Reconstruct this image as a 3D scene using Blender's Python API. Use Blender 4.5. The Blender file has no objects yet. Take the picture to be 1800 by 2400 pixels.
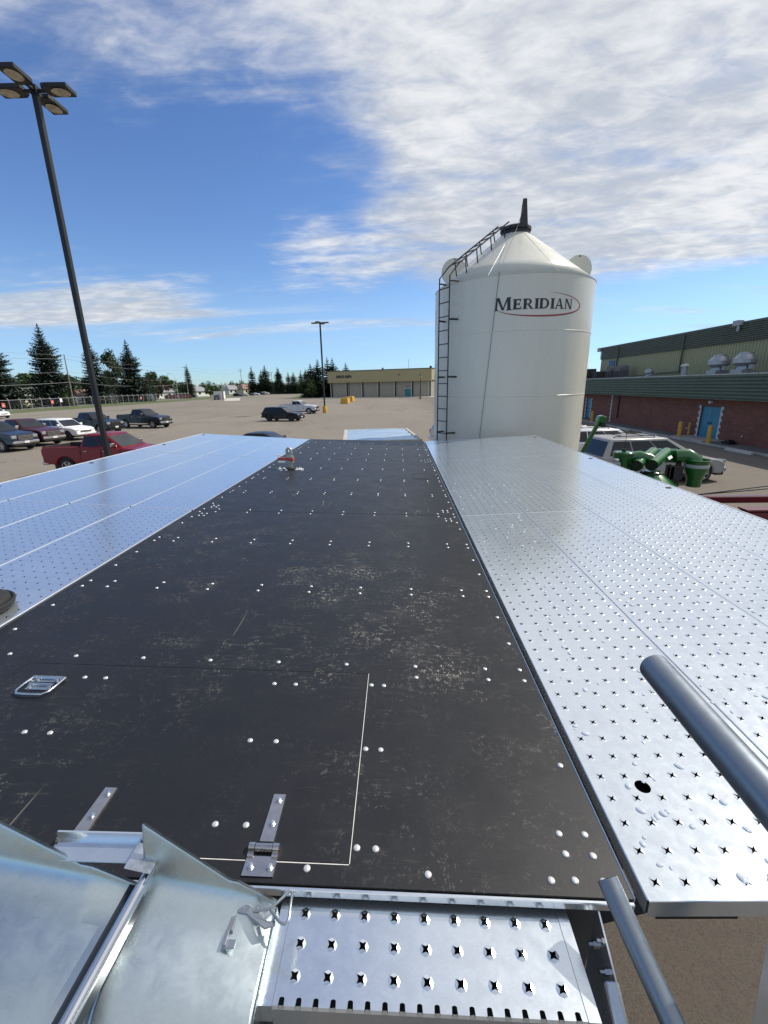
import bpy, bmesh, math, random
from mathutils import Vector, Matrix
rnd = random.Random(7)
SC = bpy.context.scene
COL = SC.collection
PI = math.pi
rad = math.radians
K = 1.19                      # metres per survey unit on the platform

# ------------------------------------------------------------------ camera
cam_d = bpy.data.cameras.new("camera")
cam = bpy.data.objects.new("camera", cam_d)
COL.objects.link(cam)
cam_d.sensor_fit = 'HORIZONTAL'
cam_d.sensor_width = 36.0
cam_d.lens = 20.2
cam_d.clip_start = 0.02
cam_d.clip_end = 4000
cr = Vector((0.99932334, 0.0313349, -0.01926101))
cd = Vector((-0.00966549, -0.28153935, -0.959501))
cf = Vector((-0.0354886, 0.95903791, -0.28104597))
m = Matrix((cr, -cd, -cf)).transposed().to_4x4()
m.translation = (0, 0, 3.8)
cam.matrix_world = m
SC.camera = cam

# ------------------------------------------------------------------ light
SUN_AZ, SUN_EL = rad(64), rad(46)
sdir = Vector((math.sin(SUN_AZ) * math.cos(SUN_EL), math.cos(SUN_AZ) * math.cos(SUN_EL), math.sin(SUN_EL)))
sun_d = bpy.data.lights.new("sun", 'SUN')
sun_d.energy = 3.6
sun_d.angle = rad(0.6)
sun_d.color = (1.0, 0.93, 0.83)
sun = bpy.data.objects.new("sun", sun_d)
COL.objects.link(sun)
sun.rotation_euler = sdir.to_track_quat('Z', 'Y').to_euler()
sun.location = (30, 30, 60)

world = bpy.data.worlds.new("World")
SC.world = world
world.use_nodes = True
def build_world():
    nt = world.node_tree
    N, L = nt.nodes, nt.links
    N.clear()
    def new(t, **kw):
        n = N.new(t)
        for k, v in kw.items():
            setattr(n, k, v)
        return n
    def math_(op, a, b=None, clamp=False):
        n = new('ShaderNodeMath', operation=op, use_clamp=clamp)
        for i, v in enumerate((a, b)):
            if v is None:
                continue
            if isinstance(v, (int, float)):
                n.inputs[i].default_value = v
            else:
                L.new(v, n.inputs[i])
        return n.outputs[0]
    def mapr(v, a, b, c=0.0, d=1.0, kind='SMOOTHSTEP'):
        n = new('ShaderNodeMapRange', interpolation_type=kind)
        L.new(v, n.inputs[0])
        for i, x in enumerate((a, b, c, d)):
            n.inputs[i + 1].default_value = x
        return n.outputs[0]
    out = new('ShaderNodeOutputWorld')
    bg = new('ShaderNodeBackground')
    bg.inputs[1].default_value = SKY
    sky = new('ShaderNodeTexSky', sky_type='NISHITA', sun_disc=False)
    sky.sun_elevation = SUN_EL
    sky.sun_rotation = SUN_AZ
    sky.altitude = 700
    sky.air_density = 1.0
    sky.dust_density = 0.08
    sky.ozone_density = 3.0
    hsv = new('ShaderNodeHueSaturation')
    hsv.inputs['Saturation'].default_value = 1.15
    hsv.inputs['Hue'].default_value = 0.508
    L.new(sky.outputs[0], hsv.inputs['Color'])
    tc = new('ShaderNodeTexCoord')
    sp = new('ShaderNodeSeparateXYZ')
    L.new(tc.outputs['Generated'], sp.inputs[0])
    x, y, z = sp.outputs
    zz = math_('ADD', math_('MAXIMUM', z, 0.0), 0.1)
    px, py = math_('DIVIDE', x, zz), math_('DIVIDE', y, zz)
    cb = new('ShaderNodeCombineXYZ')
    L.new(px, cb.inputs[0]); L.new(py, cb.inputs[1])
    def noise(rot, scl, off, detail, rough, dist):
        mp = new('ShaderNodeMapping')
        mp.inputs['Location'].default_value = off
        mp.inputs['Rotation'].default_value = (0, 0, rot)
        mp.inputs['Scale'].default_value = scl
        L.new(cb.outputs[0], mp.inputs[0])
        n = new('ShaderNodeTexNoise')
        n.inputs['Scale'].default_value = 1.0
        n.inputs['Detail'].default_value = detail
        n.inputs['Roughness'].default_value = rough
        n.inputs['Distortion'].default_value = dist
        L.new(mp.outputs[0], n.inputs[0])
        return n.outputs[0]
    big = noise(0.5, (0.85, 0.55, 1), (3.1, 1.7, 0), 3, 0.5, 0.3)
    mid = noise(0.75, (2.0, 3.4, 1), (0.6, 2.2, 0), 9, 0.60, 0.35)
    fine = noise(0.9, (5.5, 9.5, 1), (1.6, 0.2, 0), 6, 0.62, 0.3)
    # one broad cloud deck over the right half, thin veil overhead, a bank low on the left
    right = mapr(math_('ADD', px, math_('MULTIPLY', math_('SUBTRACT', big, 0.5), 2.6)), -1.05, 0.30)
    veil = mapr(z, 0.33, 0.50)
    lx = math_('ADD', math_('ABSOLUTE', math_('ADD', px, 2.35)), 0.0)
    band = math_('MULTIPLY', mapr(lx, 1.5, 0.5), math_('MULTIPLY', mapr(py, 2.75, 3.1), mapr(py, 4.1, 3.5)))
    low = mapr(z, 0.12, 0.23)
    wisps = math_('MULTIPLY', math_('MULTIPLY', mapr(z, 0.06, 0.10), mapr(z, 0.30, 0.18)), 0.30)
    thin = noise(0.12, (0.42, 1.9, 1), (0.3, 5.2, 0), 6, 0.55, 0.25)
    cover = math_('MAXIMUM', math_('MULTIPLY', right, low), math_('MULTIPLY', veil, 0.60))
    cover = math_('MAXIMUM', cover, math_('MULTIPLY', band, 0.85))
    cover = math_('MAXIMUM', cover, wisps)
    streak = noise(0.98, (0.8, 4.2, 1), (2.4, 0.7, 0), 7, 0.6, 0.5)
    tex = math_('ADD', math_('ADD', math_('MULTIPLY', mid, 0.30), math_('MULTIPLY', streak, 0.46)), math_('MULTIPLY', fine, 0.24))
    lowm = mapr(z, 0.20, 0.15)
    tex = math_('ADD', math_('MULTIPLY', tex, math_('SUBTRACT', 1.0, lowm)), math_('MULTIPLY', thin, lowm))
    dens = math_('ADD', tex, math_('MULTIPLY', math_('SUBTRACT', cover, 0.5), 0.46))
    mask = mapr(dens, 0.355, 0.775, 0.0, 0.97, 'SMOOTHERSTEP')
    shade = mapr(math_('ADD', math_('MULTIPLY', fine, 0.45), math_('MULTIPLY', big, 0.55)), 0.40, 0.64, 0.0, 1.0)
    cc = new('ShaderNodeMix', data_type='RGBA')
    L.new(shade, cc.inputs[0])
    cc.inputs[6].default_value = (*[v * CLOUD for v in (0.74, 0.81, 0.92)], 1)
    cc.inputs[7].default_value = (*[v * CLOUD for v in (1.26, 1.27, 1.29)], 1)
    mx = new('ShaderNodeMix', data_type='RGBA')
    L.new(mask, mx.inputs[0])
    hz = new('ShaderNodeMix', data_type='RGBA', blend_type='MULTIPLY')
    L.new(mapr(z, 0.0, 0.17, 1.0, 0.0), hz.inputs[0])
    L.new(hsv.outputs[0], hz.inputs[6])
    hz.inputs[7].default_value = (0.52, 0.70, 0.98, 1)
    L.new(hz.outputs[2], mx.inputs[6])
    L.new(cc.outputs[2], mx.inputs[7])
    L.new(mx.outputs[2], bg.inputs[0])
    L.new(bg.outputs[0], out.inputs[0])
SKY, CLOUD = 0.115, 4.8
build_world()
SC.view_settings.view_transform = 'Standard'
SC.view_settings.look = 'None'
SC.view_settings.exposure = 0.36
SC.view_settings.gamma = 1.0
SC.view_settings.use_curve_mapping = False
SC.render.engine = 'CYCLES'
SC.cycles.max_bounces = 8
SC.cycles.glossy_bounces = 4
SC.cycles.transparent_max_bounces = 12

# ------------------------------------------------------------------ materials
MATS = {}
class NT:
    def __init__(s, name):
        s.m = bpy.data.materials.new(name)
        s.m.use_nodes = True
        s.n, s.l = s.m.node_tree.nodes, s.m.node_tree.links
        s.b = s.n['Principled BSDF']
        s.tc = s.n.new('ShaderNodeTexCoord')
    def link(s, a, b):
        s.l.new(a, b)
    def vec(s, scl=(1, 1, 1), rot=(0, 0, 0), off=(0, 0, 0), src=None):
        mp = s.n.new('ShaderNodeMapping')
        mp.inputs['Scale'].default_value = scl
        mp.inputs['Rotation'].default_value = rot
        mp.inputs['Location'].default_value = off
        s.link(src or s.tc.outputs['Object'], mp.inputs[0])
        return mp.outputs[0]
    def noise(s, scale, detail=4, rough=0.55, dist=0.0, vec=None):
        n = s.n.new('ShaderNodeTexNoise')
        n.inputs['Scale'].default_value = scale
        n.inputs['Detail'].default_value = detail
        n.inputs['Roughness'].default_value = rough
        n.inputs['Distortion'].default_value = dist
        s.link(vec or s.tc.outputs['Object'], n.inputs[0])
        return n.outputs[0]
    def vor(s, scale, vec=None, feature='F1', out='Distance', rnd_=1.0):
        n = s.n.new('ShaderNodeTexVoronoi')
        n.feature = feature
        n.inputs['Scale'].default_value = scale
        n.inputs['Randomness'].default_value = rnd_
        s.link(vec or s.tc.outputs['Object'], n.inputs[0])
        return n.outputs[out]
    def ramp(s, v, a, b, c=0.0, d=1.0):
        n = s.n.new('ShaderNodeMapRange')
        n.interpolation_type = 'SMOOTHSTEP'
        s.link(v, n.inputs[0])
        for i, x in enumerate((a, b, c, d)):
            n.inputs[i + 1].default_value = x
        return n.outputs[0]
    def math(s, op, a, b=None):
        n = s.n.new('ShaderNodeMath')
        n.operation = op
        for i, v in enumerate((a, b)):
            if v is None:
                continue
            if isinstance(v, (int, float)):
                n.inputs[i].default_value = v
            else:
                s.link(v, n.inputs[i])
        return n.outputs[0]
    def mix(s, f, a, b):
        n = s.n.new('ShaderNodeMix')
        n.data_type = 'RGBA'
        if isinstance(f, (int, float)):
            n.inputs[0].default_value = f
        else:
            s.link(f, n.inputs[0])
        for i, v in ((6, a), (7, b)):
            if isinstance(v, tuple):
                n.inputs[i].default_value = (*v[:3], 1)
            else:
                s.link(v, n.inputs[i])
        return n.outputs[2]
    def color(s, v):
        if isinstance(v, tuple):
            s.b.inputs['Base Color'].default_value = (*v[:3], 1)
        else:
            s.link(v, s.b.inputs['Base Color'])
    def rough(s, v):
        if isinstance(v, (int, float)):
            s.b.inputs['Roughness'].default_value = v
        else:
            s.link(v, s.b.inputs['Roughness'])
    def bump(s, h, strength=0.3, dist=0.01):
        n = s.n.new('ShaderNodeBump')
        n.inputs['Strength'].default_value = strength
        n.inputs['Distance'].default_value = dist
        s.link(h, n.inputs['Height'])
        s.link(n.outputs[0], s.b.inputs['Normal'])

def mat(name, c, c2=None, scale=6, rough=0.5, metal=0.0, bump=0.0, bscale=40, bdist=0.004, coat=0.0, rvar=0.0, stretch=(1, 1, 1), contrast=(0.35, 0.68)):
    if name in MATS:
        return MATS[name]
    t = NT(name)
    c2 = c2 or tuple(v * 0.82 for v in c)
    n1 = t.noise(scale, 6, 0.6, vec=t.vec(stretch))
    t.color(t.mix(t.ramp(n1, *contrast), c, c2))
    t.b.inputs['Metallic'].default_value = metal
    if rvar:
        t.rough(t.ramp(t.noise(scale * 2.3, 5, 0.6), 0.3, 0.7, max(rough - rvar, 0.03), rough + rvar))
    else:
        t.rough(rough)
    if coat:
        t.b.inputs['Coat Weight'].default_value = coat
        t.b.inputs['Coat Roughness'].default_value = 0.05
    if bump:
        t.bump(t.noise(bscale, 4, 0.6), bump, bdist)
    MATS[name] = t.m
    return t.m

def make_galv(name, base=(0.79, 0.845, 0.895), r0=0.17, r1=0.25, metal=0.86, wav=0.02, spangle=45):
    t = NT(name)
    cellv = t.vor(spangle * 3.2, vec=t.vec((1, 1.6, 1)), out='Color')
    sp = t.n.new('ShaderNodeSeparateColor')
    t.link(cellv, sp.inputs[0])
    mot = t.noise(spangle * 0.55, 5, 0.65, 0.6)
    lo = t.noise(1.6, 5, 0.6)
    f = t.math('ADD', t.math('MULTIPLY', sp.outputs[0], 0.14), t.math('ADD', t.math('MULTIPLY', mot, 0.46), t.math('MULTIPLY', lo, 0.40)))
    dark = tuple(v * 0.93 for v in base)
    c = t.mix(t.ramp(f, 0.34, 0.66), dark, base)
    spots = t.ramp(t.noise(44, 3, 0.5, vec=t.vec((1, 2.4, 1), (0, 0, 0.5))), 0.68, 0.75)
    c = t.mix(t.math('MULTIPLY', spots, 0.22), c, tuple(v * 0.5 for v in base))
    t.color(c)
    t.b.inputs['Metallic'].default_value = metal
    t.rough(t.ramp(t.math('ADD', t.math('MULTIPLY', mot, 0.5), t.math('MULTIPLY', lo, 0.5)), 0.3, 0.7, r0, r1))
    t.bump(t.noise(1.5, 2, 0.4), 0.2, wav)
    MATS[name] = t.m
    return t.m

GALV = make_galv('galvanised_sheet')
GALVROUGH = make_galv('galvanised_hood', (0.58, 0.655, 0.675), 0.24, 0.33, 1.0, 0.02, 40)
GALVTUBE = make_galv('galvanised_tube', (0.25, 0.285, 0.325), 0.32, 0.46, 0.9, 0.004, 60)
ZINC = mat('zinc_plate', (0.62, 0.66, 0.70), scale=20, rough=0.3, metal=1.0, rvar=0.06)
STAINLESS = mat('brushed_stainless', (0.66, 0.62, 0.58), scale=30, rough=0.24, metal=1.0, rvar=0.05)
CHROME = mat('bright_chrome', (0.82, 0.83, 0.84), scale=8, rough=0.08, metal=1.0)
BOLT = mat('bolt_steel', (0.80, 0.79, 0.76), scale=60, rough=0.33, metal=0.6)

def make_black():
    t = NT('black_deck_sheet')
    o = t.tc.outputs['Object']
    patch = t.ramp(t.noise(0.75, 3, 0.5, 0.4), 0.40, 0.60)
    near = t.ramp(t.noise(3.6, 4, 0.6, 0.3), 0.42, 0.64)
    # boot tread dashes, turned differently from patch to patch
    dashes = None
    for i, (rot, sc_) in enumerate(((0.5, 30), (-0.7, 36), (1.3, 27))):
        b = t.n.new('ShaderNodeTexBrick')
        b.offset = 0.5
        b.inputs['Scale'].default_value = sc_
        b.inputs['Mortar Size'].default_value = 0.085
        b.inputs['Mortar Smooth'].default_value = 0.15
        b.inputs['Brick Width'].default_value = 0.62
        b.inputs['Row Height'].default_value = 0.36
        wob = t.n.new('ShaderNodeVectorMath'); wob.operation = 'ADD'
        nz = t.n.new('ShaderNodeTexNoise'); nz.inputs['Scale'].default_value = 9.0
        t.link(o, nz.inputs[0])
        t.link(t.vec(rot=(0, 0, rot)), wob.inputs[0])
        sc2 = t.n.new('ShaderNodeVectorMath'); sc2.operation = 'SCALE'; sc2.inputs['Scale'].default_value = 0.16
        t.link(nz.outputs['Color'], sc2.inputs[0]); t.link(sc2.outputs[0], wob.inputs[1])
        t.link(wob.outputs[0], b.inputs[0])
        sel = t.ramp(t.noise(5.2 + i * 1.3, 3, 0.5, 0.5, vec=t.vec(off=(i * 3.7, i * 1.3, 0))), 0.53, 0.60)
        d = t.math('MULTIPLY', t.math('MULTIPLY', t.math('SUBTRACT', 1.0, b.outputs['Fac']), sel), t.ramp(t.noise(42, 4, 0.75), 0.50, 0.62))
        dashes = d if dashes is None else t.math('MAXIMUM', dashes, d)
    scr = t.math('MULTIPLY', t.ramp(t.noise(9, 6, 0.75, 0.8, vec=t.vec((0.7, 4.6, 1), (0, 0, 0.35))), 0.55, 0.76), 0.9)
    dust = t.math('MULTIPLY', t.ramp(t.noise(4.5, 8, 0.72), 0.45, 0.85), 0.15)
    amt = t.math('ADD', t.math('MULTIPLY', dashes, 0.80), t.math('ADD', t.math('MULTIPLY', scr, 0.6), dust))
    sy = t.n.new('ShaderNodeSeparateXYZ'); t.link(o, sy.inputs[0])
    wy = t.math('ADD', sy.outputs[1], t.math('MULTIPLY', t.math('SUBTRACT', t.noise(0.9, 3), 0.5), 1.2))
    trod = t.math('MULTIPLY', t.ramp(wy, 1.25, 1.75), t.ramp(wy, 3.7, 2.5))
    trod = t.math('ADD', t.math('MULTIPLY', trod, 0.72), 0.42)
    where = t.math('MULTIPLY', t.math('ADD', t.math('MULTIPLY', patch, 0.72), 0.10), trod)
    amt = t.math('MULTIPLY', amt, t.math('MULTIPLY', where, t.math('ADD', t.math('MULTIPLY', near, 0.9), 0.35)))
    # long scratches
    s1 = t.ramp(t.noise(2.2, 2, 0.5, 0.0, vec=t.vec((1.0, 0.10, 1), (0, 0, 0.5))), 0.498, 0.4995)
    s2 = t.ramp(t.noise(2.2, 2, 0.5, 0.0, vec=t.vec((1.0, 0.10, 1), (0, 0, 0.5))), 0.5025, 0.501)
    scratch = t.math('MULTIPLY', t.math('MULTIPLY', s1, s2), t.ramp(t.noise(1.9, 2), 0.60, 0.66))
    amt = t.math('MAXIMUM', amt, t.math('MULTIPLY', scratch, 0.35))
    base = t.mix(t.noise(1.1, 5), (0.0072, 0.0078, 0.0098), (0.0118, 0.0126, 0.0152))
    t.color(t.mix(amt, base, (0.30, 0.285, 0.245)))
    t.rough(t.math('ADD', t.ramp(t.noise(6, 6, 0.7), 0.3, 0.75, 0.40, 0.52), t.math('MULTIPLY', amt, 0.5)))
    t.b.inputs['Specular IOR Level'].default_value = 0.42
    t.bump(t.math('ADD', t.noise(240, 3, 0.6), t.math('MULTIPLY', t.noise(2.0, 3), 6.0)), 0.18, 0.0012)
    MATS['black_deck_sheet'] = t.m
    return t.m
BLACK = make_black()

def make_lot():
    t = NT('dusty_asphalt')
    big = t.noise(0.035, 5, 0.6, 0.5)
    streak = t.noise(0.16, 6, 0.65, 0.6, vec=t.vec((1.0, 0.28, 1), (0, 0, 0.25)))
    streak2 = t.noise(0.5, 6, 0.7, 1.2, vec=t.vec((0.25, 1.2, 1), (0, 0, -0.15)))
    spk = t.noise(95, 3, 0.8)
    spk2 = t.noise(7, 6, 0.75)
    c = t.mix(t.ramp(big, 0.35, 0.68), (0.262, 0.234, 0.190), (0.205, 0.184, 0.152))
    c = t.mix(t.ramp(streak, 0.50, 0.70, 0, 0.45), c, (0.125, 0.112, 0.098))
    c = t.mix(t.ramp(streak2, 0.56, 0.72, 0, 0.40), c, (0.255, 0.225, 0.185))
    c = t.mix(t.ramp(spk2, 0.44, 0.72, 0, 0.42), c, (0.11, 0.095, 0.082))
    v = t.vor(120, out='Color')
    sp = t.n.new('ShaderNodeSeparateColor'); t.link(v, sp.inputs[0])
    c = t.mix(t.ramp(sp.outputs[0], 0.70, 0.95, 0, 0.55), c, (0.33, 0.28, 0.23))
    c = t.mix(t.ramp(sp.outputs[1], 0.60, 0.95, 0, 0.6), c, (0.05, 0.042, 0.036))
    wob = t.n.new('ShaderNodeVectorMath'); wob.operation = 'ADD'
    nz = t.n.new('ShaderNodeTexNoise'); nz.inputs['Scale'].default_value = 0.45; nz.inputs['Detail'].default_value = 5
    t.link(t.tc.outputs['Object'], nz.inputs[0])
    s2 = t.n.new('ShaderNodeVectorMath'); s2.operation = 'SCALE'; s2.inputs['Scale'].default_value = 2.4
    t.link(nz.outputs['Color'], s2.inputs[0]); t.link(s2.outputs[0], wob.inputs[0]); t.link(t.tc.outputs['Object'], wob.inputs[1])
    crack = t.vor(0.16, vec=wob.outputs[0], feature='DISTANCE_TO_EDGE')
    ck = t.ramp(crack, 0.0022, 0.0045, 1, 0)
    ck = t.math('MULTIPLY', ck, t.ramp(t.noise(0.12, 3), 0.47, 0.58))
    c = t.mix(t.math('MULTIPLY', ck, 0.8), c, (0.03, 0.026, 0.022))
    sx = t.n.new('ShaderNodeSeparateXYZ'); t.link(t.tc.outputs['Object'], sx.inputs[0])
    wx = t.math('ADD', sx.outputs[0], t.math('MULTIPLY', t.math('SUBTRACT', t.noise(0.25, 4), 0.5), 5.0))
    side_shade = t.math('MULTIPLY', t.ramp(wx, 2.0, 9.0), 0.35)  # shade on the brick building side, put into the asphalt colour
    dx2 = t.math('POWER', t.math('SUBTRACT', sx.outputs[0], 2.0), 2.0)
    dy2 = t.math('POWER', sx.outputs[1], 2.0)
    near_dark = t.ramp(t.math('SQRT', t.math('ADD', dx2, dy2)), 3.5, 8.0, 0.76, 0.0)  # darkening at steep view angles, painted into the colour around the platform
    c = t.mix(t.math('MAXIMUM', side_shade, near_dark), c, (0.055, 0.045, 0.038))
    t.color(c)
    t.rough(0.88)
    t.b.inputs['Specular IOR Level'].default_value = 0.3
    t.bump(t.math('ADD', t.math('MULTIPLY', spk, 0.6), sp.outputs[2]), 0.55, 0.006)
    MATS['dusty_asphalt'] = t.m
    return t.m
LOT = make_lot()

def make_brick():
    t = NT('red_brick')
    sp = t.n.new('ShaderNodeSeparateXYZ'); t.link(t.tc.outputs['Object'], sp.inputs[0])
    cb = t.n.new('ShaderNodeCombineXYZ')
    t.link(t.math('ADD', sp.outputs[1], sp.outputs[0]), cb.inputs[0]); t.link(sp.outputs[2], cb.inputs[1])
    b = t.n.new('ShaderNodeTexBrick')
    t.link(cb.outputs[0], b.inputs[0])
    b.inputs['Scale'].default_value = 1.0
    b.inputs['Brick Width'].default_value = 0.30
    b.inputs['Row Height'].default_value = 0.10
    b.inputs['Mortar Size'].default_value = 0.009
    b.inputs['Mortar Smooth'].default_value = 0.2
    b.inputs['Bias'].default_value = 0.0
    b.inputs['Color1'].default_value = (0.27, 0.088, 0.055, 1)
    b.inputs['Color2'].default_value = (0.19, 0.062, 0.042, 1)
    b.inputs['Mortar'].default_value = (0.15, 0.115, 0.095, 1)
    n = t.ramp(t.noise(0.8, 6, 0.65, vec=t.vec((1, 1, 0.6))), 0.40, 0.72, 0, 0.35)
    t.color(t.mix(n, b.outputs['Color'], (0.10, 0.038, 0.03)))
    t.rough(0.85)
    t.bump(t.math('SUBTRACT', 1.0, b.outputs['Fac']), 0.5, 0.008)
    MATS['red_brick'] = t.m
    return t.m
BRICK = make_brick()

def make_metal_paint(name, c, dirt, fleck=0.35):
    t = NT(name)
    st = t.noise(1.4, 6, 0.7, 0.2, vec=t.vec((1, 1, 0.14)))
    bl = t.noise(0.5, 4, 0.6)
    k = t.mix(t.ramp(st, 0.46, 0.75, 0, fleck), c, dirt)
    k = t.mix(t.ramp(bl, 0.45, 0.75, 0, 0.3), k, tuple(v * 0.8 for v in c))
    t.color(k)
    t.rough(t.ramp(t.noise(5, 4), 0.3, 0.7, 0.38, 0.58))
    MATS[name] = t.m
    return t.m
GREENCORR = make_metal_paint('green_corrugated', (0.080, 0.118, 0.078), (0.15, 0.175, 0.145))
BRONZECORR = make_metal_paint('bronze_green_corrugated', (0.088, 0.096, 0.062), (0.12, 0.122, 0.09), 0.25)
TANSIDE = make_metal_paint('tan_siding', (0.34, 0.32, 0.165), (0.26, 0.24, 0.13), 0.25)
TANFASCIA = make_metal_paint('arena_tan_metal', (0.40, 0.325, 0.165), (0.34, 0.28, 0.15), 0.2)
BLOCKWALL = mat('beige_block', (0.37, 0.325, 0.25), (0.31, 0.27, 0.205), scale=1.4, rough=0.9, bump=0.3, bscale=6, stretch=(1, 1, 2.4))
TRIMDARK = mat('dark_bronze_trim', (0.035, 0.032, 0.030), scale=4, rough=0.5)
TRIMPALE = mat('pale_trim', (0.62, 0.60, 0.54), scale=3, rough=0.6)
TEAL = mat('teal_door_paint', (0.035, 0.235, 0.36), (0.03, 0.20, 0.31), scale=2, rough=0.42)
TEALDARK = mat('green_teal_door', (0.04, 0.17, 0.17), scale=3, rough=0.4)
BLUEDOOR = mat('blue_door', (0.05, 0.12, 0.30), scale=3, rough=0.5)
STONE = mat('quoin_white', (0.66, 0.64, 0.60), (0.5, 0.48, 0.45), scale=9, rough=0.85, bump=0.3)
CONCRETE = mat('concrete', (0.40, 0.375, 0.33), (0.30, 0.28, 0.25), scale=1.6, rough=0.9, bump=0.3, bscale=40)
CONCPALE = mat('pale_concrete', (0.52, 0.50, 0.45), (0.40, 0.385, 0.345), scale=2.5, rough=0.9, bump=0.35, bscale=45)
ROOFGREY = mat('roof_grey', (0.22, 0.215, 0.21), (0.14, 0.14, 0.14), scale=1.2, rough=0.9)
SHINGLE = mat('grey_shingle', (0.30, 0.30, 0.31), (0.2, 0.2, 0.21), scale=2, rough=0.9, stretch=(1, 1, 5))
SHINGLERED = mat('brown_shingle', (0.26, 0.17, 0.135), (0.19, 0.12, 0.10), scale=2, rough=0.9)
STUCCO = mat('cream_stucco', (0.62, 0.56, 0.44), (0.52, 0.47, 0.37), scale=1.5, rough=0.9)
STUCCOW = mat('white_stucco', (0.74, 0.73, 0.70), (0.62, 0.61, 0.58), scale=1.5, rough=0.9)
YELLOW = mat('yellow_paint', (0.62, 0.34, 0.035), (0.48, 0.26, 0.04), scale=5, rough=0.6, bump=0.15)
BLACKMETAL = mat('black_powder_coat', (0.005, 0.005, 0.006), scale=4, rough=0.55)
BRONZEPOLE = mat('dark_pole_paint', (0.005, 0.005, 0.006), (0.009, 0.008, 0.009), scale=2, rough=0.5)
LENS = mat('lamp_lens', (0.50, 0.44, 0.33), (0.30, 0.25, 0.17), scale=5, rough=0.25)
WOOD = mat('weathered_pole_wood', (0.27, 0.23, 0.19), (0.18, 0.15, 0.12), scale=3, rough=0.9, stretch=(1, 1, 0.1))
WIRE = mat('wire_aluminium', (0.30, 0.30, 0.31), scale=2, rough=0.6)
CHAINLINK = mat('chain_link_zinc', (0.50, 0.51, 0.52), scale=5, rough=0.5, metal=0.4)
SIGNRED = mat('sign_red', (0.55, 0.06, 0.04), (0.6, 0.2, 0.17), scale=7, rough=0.5)
SIGNWHITE = mat('sign_white', (0.80, 0.80, 0.80), scale=4, rough=0.5)
REDWOOD = mat('red_fence_board', (0.27, 0.095, 0.075), (0.20, 0.07, 0.06), scale=1.5, rough=0.85)
SILOWHITE = None
def make_silo():
    t = NT('bin_cream_paint')
    st = t.noise(1.3, 6, 0.65, 0.1, vec=t.vec((1, 1, 0.10)))
    bl = t.noise(0.7, 3, 0.5)
    c = t.mix(t.ramp(st, 0.42, 0.72, 0, 0.55), (0.62, 0.605, 0.53), (0.545, 0.53, 0.455))
    c = t.mix(t.ramp(bl, 0.4, 0.7, 0, 0.3), c, (0.58, 0.565, 0.50))
    sp = t.ramp(t.noise(30, 3, 0.6, vec=t.vec((1, 1, 0.4))), 0.70, 0.80, 0, 0.25)
    t.color(t.mix(sp, c, (0.46, 0.44, 0.38)))
    t.rough(t.ramp(t.noise(3, 4), 0.3, 0.7, 0.26, 0.38))
    t.b.inputs['Coat Weight'].default_value = 0.15
    t.bump(t.noise(1.1, 2, 0.4), 0.15, 0.02)
    MATS['bin_cream_paint'] = t.m
    return t.m
SILOWHITE = make_silo()
INK = mat('decal_charcoal', (0.018, 0.019, 0.024), scale=4, rough=0.4)
DECALRED = mat('decal_red', (0.30, 0.02, 0.03), scale=4, rough=0.4)
CORD = mat('grey_cord', (0.26, 0.25, 0.23), scale=9, rough=0.8)
LADDER = mat('ladder_charcoal', (0.022, 0.022, 0.024), scale=6, rough=0.5)
GREENPAINT = mat('machine_green', (0.009, 0.110, 0.018), (0.007, 0.085, 0.016), scale=2, rough=0.22, coat=0.5)
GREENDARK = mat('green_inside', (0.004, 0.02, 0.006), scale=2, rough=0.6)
MAROONFRAME = mat('dark_red_frame', (0.13, 0.012, 0.02), (0.09, 0.01, 0.016), scale=2, rough=0.3, coat=0.4)
MOTORGREY = mat('motor_grey', (0.40, 0.41, 0.42), scale=7, rough=0.5)
def make_tarp():
    t = NT('blue_tarp')
    n = t.noise(1.2, 6, 0.6, 0.8, vec=t.vec((0.35, 2.6, 1)))
    t.color(t.mix(t.ramp(n, 0.40, 0.66), (0.50, 0.64, 0.78), (0.40, 0.56, 0.74)))
    t.rough(0.26)
    t.b.inputs['Metallic'].default_value = 0.45
    t.bump(n, 0.9, 0.10)
    MATS['blue_tarp'] = t.m
    return t.m
TARP = make_tarp()
RUBBER = mat('black_rubber', (0.014, 0.014, 0.015), scale=12, rough=0.75, bump=0.3)
TYRE = mat('tyre_rubber', (0.016, 0.016, 0.017), scale=9, rough=0.85)
GLASS = mat('tinted_glass', (0.010, 0.012, 0.014), scale=2, rough=0.04)
GLASSC = mat('windscreen_glass', (0.022, 0.028, 0.030), (0.015, 0.018, 0.020), scale=1.5, rough=0.04)
RIM = mat('alloy_rim', (0.55, 0.55, 0.56), scale=6, rough=0.3, metal=0.8)
RIMDARK = mat('black_rim', (0.02, 0.02, 0.021), scale=6, rough=0.4)
PLASTIC = mat('black_plastic', (0.015, 0.015, 0.016), scale=6, rough=0.6)
HEADLAMP = mat('headlamp_clear', (0.36, 0.38, 0.40), scale=9, rough=0.10, metal=0.3)
TAILLAMP = mat('tail_lamp_red', (0.45, 0.02, 0.02), scale=9, rough=0.15)
PLATE = mat('licence_plate_white', (0.75, 0.75, 0.75), scale=9, rough=0.4)
WATER = None
def make_water():
    t = NT('water_drop')
    t.color((0.60, 0.66, 0.72))
    t.rough(0.03)
    t.b.inputs['Metallic'].default_value = 0.25
    t.b.inputs['Specular IOR Level'].default_value = 0.6
    MATS['water_drop'] = t.m
    return t.m
WATER = make_water()
def paint(name, c):
    m_ = mat(name, c, tuple(v * 0.92 for v in c), scale=1.2, rough=0.28, metal=0.05, coat=0.15)
    m_.node_tree.nodes['Principled BSDF'].inputs['Specular IOR Level'].default_value = 0.3
    return m_

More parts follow.
